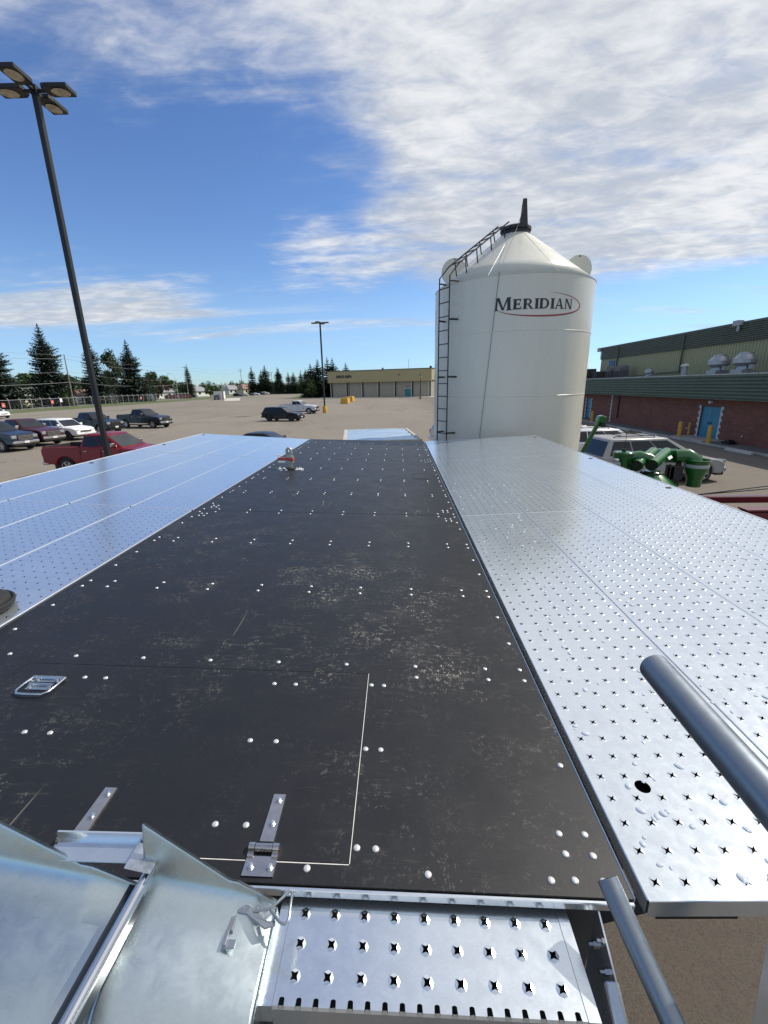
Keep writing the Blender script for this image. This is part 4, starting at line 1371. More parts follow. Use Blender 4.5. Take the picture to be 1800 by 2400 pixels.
# ------------------------------------------------------------------ brick building
def corrugated(mb, axis_len, x, y0, y1, z0, z1, pitch, depth, n_along=1, M=None):
    # horizontal ribs on a wall facing -x: profile in z, run along y
    n = int((z1 - z0) / pitch)
    p = (z1 - z0) / n
    prof = []
    for i in range(n):
        z = z0 + i * p
        prof += [(x, z), (x, z + 0.42 * p), (x - depth, z + 0.46 * p), (x - depth, z + 0.97 * p)]
    prof.append((x, z1))
    v = [(px, yy, pz) for px, pz in prof for yy in (y0, y1)]
    mb.add(v, [(2 * i, 2 * i + 1, 2 * i + 3, 2 * i + 2) for i in range(len(prof) - 1)])
def brick_building():
    WX = 20.1
    Y0, Y1 = 14.0, 62.0
    t = thing('brick_building', 'low red brick building with green ribbed fascia and taller tan hall behind', 'brick building', (0, 0, 0))
    def part(name, m_, *bx, par=t, bev=0):
        mb = MB(); mb.box(*bx); return mb.build(name, m_, par, bevel=bev)
    doors = [(28.19, 29.98, 0.13, 2.13), (47.0, 48.1, 0.13, 2.13)]
    # brick wall with door openings
    ys = sorted({Y0, Y1, *[v for d in doors for v in d[:2]]})
    mb = MB()
    for i in range(len(ys) - 1):
        dr = next((d for d in doors if abs(d[0] - ys[i]) < 1e-6), None)
        mb.box(WX, WX + 0.3, ys[i], ys[i + 1], (dr[3] if dr else 0.0), 2.72)
    mb.build('brick_wall', BRICK, t, fix=False)
    part('rear_wall', BRICK, WX + 0.31, WX + 12, Y0, Y1, 0, 2.7)
    for k, (a, b, z0, z1) in enumerate(doors):
        part('door_frame', TRIMDARK, WX + 0.14, WX + 0.2, a, b, z0 - 0.1, z1)
        n = 2 if b - a > 1.5 else 1
        for i in range(n):
            w = (b - a) / n
            d = part('door', TEAL, WX + 0.085, WX + 0.139, a + w * i + 0.012, a + w * (i + 1) - 0.012, z0, z1 - 0.03, bev=0.004)
            yh = a + w * (1 if i == 0 else 1) + (-0.12 if i == 0 else 0.12)
            mb = MB(); mb.box(WX + 0.04, WX + 0.084, yh - 0.02, yh + 0.02, 1.0, 1.14); mb.build('handle', TRIMDARK, d)
        for yq, s_ in ((a, -1), (b, 1)):      # toothed white blocks up both jambs
            for i in range(11):
                w = 0.24 if i % 2 == 0 else 0.13
                z = 0.10 + i * 0.187
                y0_, y1_ = (yq - w, yq - 0.003) if s_ < 0 else (yq + 0.003, yq + w)
                part('quoin', STONE, WX - 0.022, WX - 0.002, y0_, y1_, z, z + 0.178, bev=0.006)
    for i in range(13):                       # bricked-up bay with one jamb left
        w = 0.24 if i % 2 == 0 else 0.14
        part('quoin', STONE, WX - 0.022, WX - 0.002, 42.4, 42.4 + w, 0.1 + i * 0.187, 0.278 + i * 0.187, bev=0.006)
    part('rain_pipe', TRIMDARK, WX - 0.12, WX - 0.01, 41.0, 41.11, 0.55, 2.55)
    part('lintel', TRIMDARK, WX - 0.05, WX - 0.003, 41.0, 42.3, 2.46, 2.60)
    lb = part('wall_light', mat('lamp_white', (0.75, 0.74, 0.70), scale=5, rough=0.4), WX - 0.22, WX - 0.003, 28.98, 29.16, 2.30, 2.48, bev=0.02)
    part('light_hood', TRIMDARK, WX - 0.16, WX - 0.003, 29.02, 29.30, 2.50, 2.66)
    for y in (31.1, 26.1):
        mb = MB(); mb.lathe([(0.05, 0), (0.05, 0.05)], 8, Matrix.Translation((WX - 0.05, y, 0.55)) @ Matrix.Rotation(PI / 2, 4, 'Y')); mb.build('wall_cap', STONE, t)
    # fascia in lapped lengths
    seams = [14.0 + 2.62 * i for i in range(18)]
    for i, y in enumerate(seams[:-1]):
        mb = MB()
        off = 0.0 if i % 2 else 0.006
        corrugated(mb, 0, WX - 0.62 - off, y, seams[i + 1] + 0.03, 2.66, 4.02, 0.170, 0.12)
        mb.build('fascia_panel', GREENCORR, t, fix=False)
    mb = MB(); mb.box(WX - 0.60, WX, 14, 58.5, 2.68, 2.74); mb.build('soffit', BRONZECORR, t)
    part('fascia_flashing', GREENCORR, WX - 0.70, WX - 0.60, 14, 58.5, 2.60, 2.655)
    part('gutter_edge', CONCPALE, WX - 0.70, WX - 0.50, 14, 58.6, 4.03, 4.10)
    part('flat_roof', ROOFGREY, WX - 0.50, 26.5, 14, 58.6, 3.85, 4.04)
    # taller hall
    HX = 24.2
    part('hall_core', TANSIDE, HX + 0.06, HX + 20, 8.0, 55.2, 0.0, 7.45)
    for i in range(10):
        y0_, y1_ = 55.2 - 4.72 * (i + 1), 55.2 - 4.72 * i
        mb = MB()
        n = 16
        p = (y1_ - y0_) / n
        pr = []
        for k in range(n):
            y = y0_ + k * p
            pr += [(HX + 0.05, y), (HX, y + 0.15 * p), (HX, y + 0.60 * p), (HX + 0.05, y + 0.75 * p)]
        pr.append((HX + 0.05, y1_))
        v = [(a, b, z) for a, b in pr for z in (4.0, 6.32)]
        mb.add(v, [(2 * k, 2 * k + 1, 2 * k + 3, 2 * k + 2) for k in range(len(pr) - 1)])
        mb.build('siding_panel', TANSIDE, t, fix=False)
        mb = MB()
        corrugated(mb, 0, HX - 0.02, y0_, y1_ + 0.02, 6.30, 7.52, 0.135, 0.11)
        mb.build('band_panel', BRONZECORR, t, fix=False)
    part('roof_flashing', BRONZECORR, HX - 0.12, HX + 0.4, 8, 55.35, 7.525, 7.62)
    part('band_flashing', BRONZECORR, HX - 0.085, HX + 0.02, 8, 55.2, 6.26, 6.298)
    for y, bend in ((39.6, True), (50.9, False)):
        mb = MB(); mb.box(HX - 0.20, HX - 0.08, y - 0.05, y + 0.05, 4.5, 7.4)
        if bend:
            mb.prism([(HX - 0.20, y - 0.06, 4.52), (HX - 0.08, y - 0.06, 4.52), (HX - 0.08, y - 0.06, 4.40), (HX - 0.20, y - 0.06, 4.40)], (-1.6, 6.2, -0.28))
        mb.build('downpipe', BRONZECORR, t)
    part('hall_door', BLUEDOOR, HX - 0.03, HX - 0.003, 51.6, 52.9, 4.15, 6.05)
    mb = MB(); mb.box(HX - 0.36, HX - 0.05, 33.3, 34.0, 7.38, 7.74); mb.box(HX - 0.30, HX - 0.2, 33.4, 33.6, 7.0, 7.38); mb.build('flood_light', MOTORGREY, t, bevel=0.02)
    mb = MB(); mb.box(HX - 0.3, HX + 0.2, 55.2, 55.8, 7.2, 7.62); mb.build('flood_light', MOTORGREY, t)
    return t
brick_building()
def vent_fan(x, y, s, label):
    t = thing('roof_fan', label, 'roof fan', (x, y, 4.042), 0, 'roof fans on the flat roof')
    V = mat('vent_galv', (0.40, 0.41, 0.42), scale=4, rough=0.42, metal=0.6)
    mb = MB(); mb.box(-0.48 * s, 0.48 * s, -0.48 * s, 0.48 * s, 0, 0.34 * s); mb.build('curb_box', V, t, bevel=0.02)
    mb = MB(); mb.lathe([(0.40 * s, 0.34 * s), (0.36 * s, 0.56 * s)], 20, cap=False); mb.build('throat', V, t, smooth=40)
    mb = MB(); mb.lathe([(0.42 * s, 0.55 * s), (0.66 * s, 0.74 * s), (0.66 * s, 0.98 * s), (0.46 * s, 1.26 * s), (0.40 * s, 1.30 * s), (0.40 * s, 1.40 * s), (0.001, 1.44 * s)], 24); mb.build('fan_hood', V, t, smooth=25)
    mb = MB(); mb.box(-0.1 * s, 0.1 * s, -0.72 * s, -0.5 * s, 0.36 * s, 0.62 * s); mb.build('switch_box', MOTORGREY, t)
    return t
vent_fan(22.4, 32.5, 0.98, 'left of the two tall metal roof fans on the flat roof')
vent_fan(22.4, 30.15, 0.98, 'right of the two tall metal roof fans on the flat roof')
vent_fan(22.6, 41.5, 0.55, 'small low metal roof fan near the bent downpipe')
t = thing('vent_pipe', 'short vent pipe with a pale cap on the flat roof', 'vent pipe', (22.3, 36.0, 4.042))
mb = MB(); mb.lathe([(0.2, 0), (0.2, 0.75)], 14); mb.build('pipe', MOTORGREY, t, smooth=40)
mb = MB(); mb.lathe([(0.32, 0.75), (0.30, 0.86), (0.05, 0.95)], 14); mb.build('cap', TRIMPALE, t, smooth=40)
for y, lb in ((48.9, 'left of two round-hooded dark roof intakes by the tan hall'), (47.0, 'right of two round-hooded dark roof intakes by the tan hall')):
    t = thing('roof_intake', lb, 'roof intake', (22.8, y, 4.042), 0, 'roof intakes by the hall')
    mb = MB()
    mb.prism([(0.45 * -1, -0.55, 0), (-0.45, 0.55, 0), (-0.45, 0.55, 0.75)] + [(-0.45, 0.55 * math.cos(a), 0.75 + 0.55 * math.sin(a)) for a in [PI * i / 12 for i in range(1, 12)]] + [(-0.45, -0.55, 0.75)], (0.9, 0, 0))
    mb.build('hood', mat('intake_grey', (0.13, 0.135, 0.14), scale=4, rough=0.5, metal=0.4), t, smooth=30)
    mb = MB(); mb.box(-0.48, -0.452, -0.42, 0.42, 0.15, 0.75); mb.build('grille', BLACKMETAL, t)
for (x, y, s), lb in (((22.6, 51.5, 0.55), 'dark square roof unit beside the blue hall door'), ((22.6, 55.0, 0.8), 'dark roof unit at the far corner of the hall'), ((22.3, 57.6, 0.65), 'brown roof unit at the far end of the flat roof')):
    t = thing('roof_unit', lb, 'roof unit', (x, y, 4.042))
    mb = MB(); mb.box(-s, s, -s, s, 0.0, s * 1.5); mb.build('housing', mat('unit_dark', (0.05, 0.045, 0.04), scale=3, rough=0.6), t, bevel=0.03)
    mb = MB(); mb.box(-s - 0.02, -s - 0.001, -s * 0.8, s * 0.8, s * 0.2, s * 1.2); mb.build('grille', BLACKMETAL, t)
for y, lb in ((56.3, 'slim chimney flue with a cone cap at the far roof end'), (53.6, 'second slim flue beside the hall corner')):
    t = thing('flue', lb, 'flue', (21.6, y, 4.042))
    mb = MB(); mb.lathe([(0.28, 0), (0.18, 0.4), (0.16, 1.5)], 12); mb.build('pipe', MOTORGREY, t, smooth=40)
    mb = MB(); mb.lathe([(0.30, 1.5), (0.26, 1.62), (0.12, 1.95), (0.001, 2.0)], 12); mb.build('cap', MOTORGREY, t, smooth=40)

# kerbside pieces
def wheel_stop(x, y, lb):
    mb = MB(); mb.prism([(-0.09, -0.9, 0), (0.09, -0.9, 0), (0.065, -0.9, 0.14), (-0.065, -0.9, 0.14)], (0, 1.8, 0))
    o = mb.build('wheel_stop', CONCPALE, None, bevel=0.015)
    o.location = (x, y, 0.001); o.rotation_euler = (0, 0, rad(rnd.uniform(-2, 2)))
    tag(o, lb, 'wheel stop', 'concrete wheel stops along the kerb')
wheel_stop(18.20, 40.1, 'concrete wheel stop nearest the green spout, beside the bricked-up bay')
wheel_stop(18.15, 35.9, 'concrete wheel stop second along the kerb from the bricked-up bay')
wheel_stop(18.12, 32.0, 'concrete wheel stop just before the first yellow bollard')
wheel_stop(18.15, 23.6, 'long concrete wheel stop past the teal door, nearest the camera')
def bollard(x, y, h, r, lb):
    mb = MB(); mb.lathe([(r, 0), (r, h - r * 0.5), (r * 0.8, h - r * 0.15), (r * 0.4, h), (0.001, h + 0.01)], 18)
    o = mb.build('bollard', YELLOW, None, smooth=35)
    o.location = (x, y, 0.05)
    tag(o, lb, 'bollard', 'yellow bollards by the brick wall')
bollard(18.66, 43.05, 1.02, 0.13, 'yellow bollard in front of the bricked-up bay')
bollard(18.70, 29.65, 1.10, 0.125, 'thick yellow bollard left of the teal door')
bollard(19.85, 30.5, 0.98, 0.06, 'thin yellow bollard against the wall by the teal door')
bollard(18.66, 26.75, 1.12, 0.125, 'thick yellow bollard right of the teal door')
mb = MB(); mb.box(18.55, 20.05, 27.2, 30.3, 0.10, 0.17)
o = mb.build('door_slab', CONCRETE, None, bevel=0.01); tag(o, 'concrete slab at the foot of the teal double door', 'slab')
mb = MB(); mb.box(-0.25, 0.25, -0.3, 0.3, 0, 0.16); mb.box(-0.15, 0.2, -0.16, 0.2, 0.16, 0.24)
o = mb.build('drain_box', BLACKMETAL, None, bevel=0.02); o.location = (19.5, 26.2, 0.1); tag(o, 'small black box on the pavement against the brick wall', 'box')

# ------------------------------------------------------------------ vehicles
WHEELS = {}
def wheel_meshes(R, w, dark):
    key = (R, w, dark)
    if key not in WHEELS:
        MX = Matrix.Rotation(PI / 2, 4, 'X')
        mb = MB()
        mb.lathe([(R * 0.62, -w / 2), (R * 0.93, -w / 2), (R, -w * 0.34), (R, w * 0.34), (R * 0.93, w / 2), (R * 0.62, w / 2)], 28, MX, 0, cap=False)
        mb.lathe([(R * 0.62, -w * 0.2), (R * 0.1, -w * 0.2)], 20, MX, 0, cap=False)
        ty = mb.mesh('wheel', TYRE, smooth=35, fix=False)
        mb = MB()
        mb.lathe([(R * 0.66, w * 0.50), (R * 0.62, w * 0.51), (R * 0.58, w * 0.40), (R * 0.56, w * 0.18), (R * 0.001, w * 0.18)], 24, MX, 1, cap=False)
        mb.lathe([(R * 0.66, w * 0.505), (R * 0.585, w * 0.505)], 24, MX, 0, cap=False)
        for k in range(6):
            a = 2 * PI * k / 6
            M = MX @ Matrix.Rotation(a, 4, 'Z')
            mb.prism([M @ Vector(p) for p in ((R * 0.10, -R * 0.07, w * 0.42), (R * 0.60, -R * 0.095, w * 0.46), (R * 0.60, R * 0.095, w * 0.46), (R * 0.10, R * 0.07, w * 0.42))], M.to_3x3() @ Vector((0, 0, -w * 0.12)))
        mb.lathe([(R * 0.16, w * 0.36), (R * 0.16, w * 0.45), (0.001, w * 0.46)], 12, MX)
        ri = mb.mesh('rim', [RIMDARK if dark else RIM, PLASTIC], smooth=30, fix=False)
        WHEELS[key] = (ty, ri)
    return WHEELS[key]

SPEC = {
 # outline of the lower body, side view: x forward, z up (wheel arches are cut in)
 'pickup': dict(W=2.0, L=5.85, R=0.41, ax=(1.93, -1.72), z0=0.50, top=[(-2.90, 0.62), (-2.93, 1.05), (-2.90, 1.36), (-0.98, 1.38), (-0.96, 1.32), (1.12, 1.30), (1.28, 1.27), (2.40, 1.20), (2.72, 1.12), (2.88, 0.98), (2.93, 0.70), (2.88, 0.46)],
                belt=1.305, cab=(-0.97, 1.20), roof=(-0.72, 0.24), zr=1.93, wb=0.96, wt=0.73, div=(0.12,), bed=(-2.84, -1.02)),
 'suv': dict(W=1.95, L=4.85, R=0.37, ax=(1.47, -1.42), z0=0.42, top=[(-2.36, 0.50), (-2.43, 0.80), (-2.38, 1.10), (1.02, 1.08), (1.20, 1.06), (1.95, 1.00), (2.26, 0.90), (2.38, 0.72), (2.38, 0.46), (2.32, 0.36)],
             belt=1.08, cab=(-2.34, 1.10), roof=(-2.00, 0.10), zr=1.70, wb=0.93, wt=0.70, div=(-1.32, -0.18), bed=None),
 'van': dict(W=1.98, L=5.05, R=0.35, ax=(1.55, -1.50), z0=0.36, top=[(-2.46, 0.45), (-2.52, 0.75), (-2.47, 1.08), (1.20, 1.02), (1.40, 0.99), (2.05, 0.90), (2.40, 0.78), (2.50, 0.62), (2.48, 0.40), (2.40, 0.30)],
             belt=1.03, cab=(-2.43, 1.38), roof=(-2.10, 0.05), zr=1.75, wb=0.95, wt=0.70, div=(-1.18, 0.02), bed=None),
 'sedan': dict(W=1.82, L=4.65, R=0.32, ax=(1.38, -1.32), z0=0.34, top=[(-2.25, 0.42), (-2.32, 0.72), (-2.22, 0.98), (-1.50, 1.00), (0.95, 0.95), (1.15, 0.92), (1.90, 0.82), (2.20, 0.72), (2.32, 0.55), (2.28, 0.34)],
               belt=0.96, cab=(-1.75, 1.02), roof=(-1.02, 0.02), zr=1.43, wb=0.88, wt=0.64, div=(-0.42,), bed=None),
}
def vehicle(kind, name, label, cat, loc, heading, col, group=None, dark_rim=False, chrome=True, rails=False, black_cladding=False, plate=True):
    S = SPEC[kind]
    t = thing(name, label, cat, (loc[0], loc[1], 0.0), heading, group)
    W, R = S['W'] / 2, S['R']
    body = col
    # ---- lower body
    out = list(S['top'])
    bot = []
    RA = R * 1.20
    z0 = S['z0']
    fx, rx = S['ax']
    for ax in (fx, rx):
        h = math.sqrt(max(RA ** 2 - (z0 - R) ** 2, 0.01))
        a0 = math.atan2(z0 - R, h); a1 = PI - a0
        for i in range(11):
            a = a0 + (a1 - a0) * i / 10
            bot.append((ax + RA * math.cos(a), R + RA * math.sin(a)))
    bot = [p for p in bot]
    poly = out + bot                 # rear bottom -> over the top -> front bottom -> arches back
    n = len(poly)
    xf, xr = max(p[0] for p in poly), min(p[0] for p in poly)
    def hw(x, z):
        w = W
        if x > xf - 0.9:
            w -= 0.16 * ((x - (xf - 0.9)) / 0.9) ** 2
        if x < xr + 0.5:
            w -= 0.05 * ((xr + 0.5 - x) / 0.5) ** 2
        if z > 0.85:
            w -= 0.05 * (z - 0.85) / 0.4
        if z < 0.6:
            w -= 0.05 * (0.6 - z) / 0.3
        return w
    mb = MB()
    sh = 0.05
    cx, cz = sum(p[0] for p in out) / len(out), 0.8
    def inset(i):
        p0, p1, p2 = Vector(poly[i - 1]), Vector(poly[i]), Vector(poly[(i + 1) % n])
        d1, d2 = (p1 - p0), (p2 - p1)
        nn = (Vector((d1.y, -d1.x)).normalized() + Vector((d2.y, -d2.x)).normalized())
        if nn.length < 1e-4:
            return p1
        nn.normalize()
        return p1 + nn * sh
    ins = [inset(i) for i in range(n)]
    bed = S['bed']
    idx = {}
    V = []
    for s_ in (1, -1):
        for i, (x, z) in enumerate(poly):
            V.append((x, s_ * (hw(x, z) - sh * 0.9), z))
        for i in range(n):
            x, z = ins[i]
            V.append((x, s_ * hw(x, z), z))
    F = []
    for i in range(n):
        j = (i + 1) % n
        F.append((n + i, n + j, j, i))
        F.append((2 * n + i, 2 * n + j, 3 * n + j, 3 * n + i))
    F.append(tuple(range(n, 2 * n)))
    F.append(tuple(range(3 * n, 4 * n))[::-1])
    for i in range(n):
        j = (i + 1) % n
        if bed and abs(poly[i][0] - (-2.90)) < 0.01 and abs(poly[j][0] - (-0.98)) < 0.01:
            continue                  # open load bed
        F.append((i, j, 2 * n + j, 2 * n + i))
    mb.add(V, F)
    if bed:
        z = 1.37
        w0, w1 = W - 0.13, W - 0.19
        b0, b1 = bed
        xo0, xo1 = -2.90, -0.98
        for s_ in (1, -1):
            mb.quad((xo0, s_ * (hw(xo0, z) - sh * .9), 1.36), (xo1, s_ * (hw(xo1, z) - sh * .9), 1.38), (b1, s_ * w1, 1.375), (b0, s_ * w1, 1.36))
        mb.quad((xo0, -(hw(xo0, z) - sh * .9), 1.36), (b0, -w1, 1.36), (b0, w1, 1.36), (xo0, hw(xo0, z) - sh * .9, 1.36))
        mb.quad((xo1, -(hw(xo1, z) - sh * .9), 1.38), (b1, -w1, 1.375), (b1, w1, 1.375), (xo1, hw(xo1, z) - sh * .9, 1.38))
    b = mb.build('body', body, t, smooth=14, fix=False)
    if bed:
        mb = MB()
        b0, b1 = bed
        c = [(b0, -w1), (b1, -w1), (b1, w1), (b0, w1)]
        for i in range(4):
            (xa, ya), (xb, yb) = c[i], c[(i + 1) % 4]
            mb.quad((xa, ya, 1.36), (xb, yb, 1.36), (xb, yb, 0.86), (xa, ya, 0.86))
        mb.quad(*[(x, y, 0.86) for x, y in c])
        for s_ in (1, -1):
            mb.box(b0, b1, min(s_ * w1, s_ * (w1 + 0.05)), max(s_ * w1, s_ * (w1 + 0.05)), 1.366, 1.385)
        mb.build('bed_liner', PLASTIC, t)
    # ---- cabin
    c0, c1 = S['cab']; r0, r1 = S['roof']; zb, zr = S['belt'] - 0.03, S['zr']
    wb, wt = S['wb'] - 0.05, S['wt']
    mb = MB()
    v = []
    for (x0, x1, w, z) in ((c0, c1, wb, zb), (c0 + (r0 - c0) * 0.93, c1 + (r1 - c1) * 0.93, wb + (wt - wb) * 0.90, zb + (zr - zb) * 0.93), (r0 + 0.10, r1 - 0.16, wt - 0.07, zr)):
        v += [(x0, -w, z), (x1, -w * 0.96, z), (x1, w * 0.96, z), (x0, w, z)]
    f = []
    for L_ in (0, 4):
        for i in range(4):
            f.append((L_ + i, L_ + (i + 1) % 4, L_ + 4 + (i + 1) % 4, L_ + 4 + i))
    f.append((8, 9, 10, 11))
    mb.add(v, f)
    mb.build('cabin', body, t, smooth=50, bevel=0.03, seg=2)
    def side(x, tz, s_):              # point on the cabin side: tz 0..1 between belt and shoulder
        k = tz * 0.93
        xx0, xx1 = c0 + (r0 - c0) * k, c1 + (r1 - c1) * k
        u = (x - c0) / (c1 - c0)
        w = wb + (wt - wb) * tz * 0.90
        w *= 1 - 0.04 * u
        return Vector((xx0 + (xx1 - xx0) * u, s_ * (w + 0.006), zb + (zr - zb) * k))
    cuts = [c0 + (0.10 if kind == 'pickup' else 0.22)] + [x for x in S['div']] + [c1 - 0.20]
    if kind == 'pickup':
        cuts = [c0 + 0.12, S['div'][0], c1 - 0.22]
    for s_ in (1, -1):
        for i in range(len(cuts) - 1):
            xa, xb = cuts[i] + 0.03, cuts[i + 1] - 0.03
            mb = MB()
            P = []
            xt = xb - (0.06 if i == len(cuts) - 2 else 0)
            for x, z in ((xa, 0.16), (xb, 0.14), (xb + (-0.05 if i == len(cuts) - 2 else 0), 0.45), (xt, 0.90), (xa, 0.90)):
                P.append(side(x, z, s_))
            if s_ > 0:
                P.reverse()
            mb.prism(P, (0, -s_ * 0.004, 0))
            mb.build('side_window', GLASS, t)
    def endglass(xb, xt, name, m_, sgn):
        mb = MB()
        z1, z2 = 0.10, 0.88
        P = []
        for tz, s_ in ((z1, -1), (z1, 1), (z2, 1), (z2, -1)):
            k = tz * 0.93
            x = xb + (xt - xb) * k + sgn * 0.008
            w = (wb + (wt - wb) * tz * 0.9) * (0.96 if sgn > 0 else 1.0) - 0.07
            P.append((x, s_ * w, zb + (zr - zb) * k + (0.004)))
        if sgn < 0:
            P.reverse()
        mb.prism(P, (-sgn * 0.004, 0, 0))
        mb.build(name, m_, t)
    endglass(c1, r1, 'windscreen', GLASSC, 1)
    endglass(c0, r0, 'rear_window', GLASS, -1)
    # ---- wheels
    ty, ri = wheel_meshes(R, 0.25, dark_rim)
    for ax in S['ax']:
        for s_ in (1, -1):
            w = link('wheel', ty, t, (ax, s_ * (W - 0.155), R), (0, 0, PI if s_ > 0 else 0))
            w.rotation_euler = (0, 0, 0 if s_ < 0 else PI)
            link('rim', ri, w)
    mb = MB()
    mb.box(xr + 0.3, xf - 0.4, -W + 0.35, W - 0.35, 0.26, 0.6)
    for ax in S['ax']:
        for s_ in (1, -1):
            mb.box(ax - RA, ax + RA, min(s_ * (W - 0.10), s_ * (W - 0.5)), max(s_ * (W - 0.10), s_ * (W - 0.5)), R + 0.1, R + RA - 0.01)
    mb.build('underbody', PLASTIC, t)
    # ---- front and rear
    zf = next(z for x, z in S['top'] if x == max(p[0] for p in S['top']))
    zt = S['top'][-4][1]
    gl = hw(xf - 0.05, 0.8)
    up = 0.98 if kind == 'pickup' else 0.72
    mb = MB()
    zg0, zg1 = (0.72, 1.06) if kind == 'pickup' else (0.56, 0.80) if kind != 'sedan' else (0.42, 0.62)
    mb.box(xf - 0.10, xf + 0.015, -gl * 0.58, gl * 0.58, zg0, zg1)
    gr = mb.build('grille', PLASTIC, t, bevel=0.02)
    mb = MB()
    for k in range(4):
        z = zg0 + 0.04 + (zg1 - zg0 - 0.08) * k / 3
        mb.box(xf + 0.016, xf + 0.028, -gl * 0.55, gl * 0.55, z - 0.012, z + 0.012)
    mb.build('grille_bar', CHROME if chrome else PLASTIC, gr)
    for s_ in (1, -1):
        mb = MB()
        y0, y1 = sorted((s_ * gl * 0.60, s_ * (gl * 0.985)))
        mb.box(xf - 0.26, xf - 0.015, y0, y1, zg1 - 0.20 if kind == 'pickup' else zg1 - 0.08, zg1 + 0.01 if kind == 'pickup' else zg1 + 0.05)
        mb.build('headlight', HEADLAMP, t, bevel=0.025)
        mb = MB()
        y0, y1 = sorted((s_ * (W - 0.20), s_ * (W - 0.085)))
        xl = min(p[0] for p in S['top'])
        mb.box(xl - 0.012, xl + 0.16, y0, y1, 0.92 if kind == 'pickup' else 0.78, 1.24 if kind == 'pickup' else 1.04)
        mb.build('tail_light', TAILLAMP, t, bevel=0.015)
        # mirror, door handles, sills
        mb = MB()
        m0 = side(c1 - 0.30, 0.16, s_)
        mb.box(m0.x - 0.07, m0.x + 0.06, *sorted((m0.y + s_ * 0.02, m0.y + s_ * 0.24)), m0.z - 0.02, m0.z + 0.15)
        mb.build('wing_mirror', CHROME if (chrome and kind == 'pickup') else body, t, bevel=0.03)
        for xx in cuts[:-1]:
            mb = MB()
            x = xx + 0.14
            y = hw(x, 0.98) - 0.008
            z = S['belt'] - 0.16
            mb.box(x, x + 0.17, *sorted((s_ * y, s_ * (y + 0.035))), z, z + 0.035)
            mb.build('door_handle', CHROME if chrome else body, t)
        for xx in [c0 + 0.06] + list(S['div']) + [c1 - 0.12]:
            mb = MB()
            y = hw(xx, 0.8)
            mb.box(xx - 0.006, xx + 0.006, *sorted((s_ * (y - 0.02), s_ * (y + 0.0015))), z0 + 0.08, S['belt'] - 0.06)
            mb.build('door_gap', PLASTIC, t)
    bm_ = CHROME if (chrome and kind == 'pickup') else (PLASTIC if black_cladding else body)
    mb = MB(); mb.box(xf - 0.30, xf + 0.07, -gl * 0.99, gl * 0.99, z0 + 0.02, z0 + 0.20); mb.build('front_bumper', bm_, t, bevel=0.05, seg=2)
    mb = MB(); mb.box(xf - 0.30, xf + 0.03, -gl * 0.92, gl * 0.92, z0 - 0.12, z0 + 0.015); mb.build('air_dam', PLASTIC, t, bevel=0.03)
    xl = min(p[0] for p in S['top'])
    mb = MB(); mb.box(xl - 0.10, xl + 0.25, -W * 0.93, W * 0.93, z0 + 0.02, z0 + 0.20); mb.build('rear_bumper', bm_, t, bevel=0.05, seg=2)
    if plate:
        mb = MB(); mb.box(xf + 0.072, xf + 0.08, -0.16, 0.16, z0 + 0.04, z0 + 0.19); mb.build('licence_plate', PLATE, t)
    if black_cladding:
        for s_ in (1, -1):
            mb = MB(); mb.box(rx + RA, fx - RA, *sorted((s_ * (W - 0.04), s_ * (W + 0.008))), z0 - 0.02, z0 + 0.14); mb.build('sill', PLASTIC, t, bevel=0.01)
    else:
        for s_ in (1, -1):
            mb = MB(); mb.box(rx + RA + 0.05, fx - RA - 0.05, *sorted((s_ * (W - 0.09), s_ * (W - 0.02))), z0 - 0.10, z0 + 0.03); mb.build('running_board', CHROME if (chrome and kind == 'pickup') else PLASTIC, t, bevel=0.01)
    if rails:
        for s_ in (1, -1):
            mb = MB(); y = s_ * (wt - 0.10)
            mb.tube([(r0 + 0.15, y, zr + 0.0), (r0 + 0.22, y, zr + 0.05), (r1 - 0.45, y, zr + 0.05), (r1 - 0.38, y, zr)], 0.018, 6)
            mb.build('roof_rail', PLASTIC, t)
        mb = MB()
        for x in (r0 + 0.5, r1 - 0.8):
            mb.tube([(x, -(wt - 0.10), zr + 0.055), (x, wt - 0.10, zr + 0.055)], 0.014, 6)
        mb.build('roof_bar', PLASTIC, t)
    return t
def by_front_wheel(kind, x, y, hd):            # ground point of the right front wheel -> origin
    S = SPEC[kind]
    a = S['ax'][0]; l = S['W'] / 2 - 0.1
    return (x - a * math.cos(hd) - l * math.sin(hd) * 1.0 * -(-1), y - a * math.sin(hd) + l * math.cos(hd))
def park(kind, name, label, cat, wx, wy, deg, col, **kw):
    hd = rad(deg)
    S = SPEC[kind]; a = S['ax'][0]; l = S['W'] / 2 - 0.1
    # origin = wheel - forward*a + left*l
    ox = wx - a * math.cos(hd) - l * math.sin(hd)
    oy = wy - a * math.sin(hd) + l * math.cos(hd)
    return vehicle(kind, name, label, cat, (ox, oy), hd, col, **kw)
G_ROW = 'vehicles parked in a row on the left of the lot'
C_DKGREY = paint('paint_dark_grey', (0.014, 0.015, 0.019))
C_NAVYBLK = paint('paint_black_blue', (0.006, 0.007, 0.011))
C_WHITE = paint('paint_white', (0.80, 0.80, 0.79))
C_MAROON = paint('paint_maroon', (0.060, 0.008, 0.014))
C_BLUE = paint('paint_dark_blue', (0.012, 0.020, 0.040))
C_RED = paint('paint_deep_red', (0.175, 0.006, 0.012))
C_BLACK = paint('paint_black', (0.006, 0.006, 0.007))
C_SILVER = paint('paint_silver', (0.52, 0.53, 0.54))
C_GOLD = paint('paint_pale_silver', (0.33, 0.335, 0.335))
park('pickup', 'pickup_truck', 'dark grey crew cab pickup, farthest of the parked row', 'pickup', -25.57, 44.85, -17, C_DKGREY, group=G_ROW)
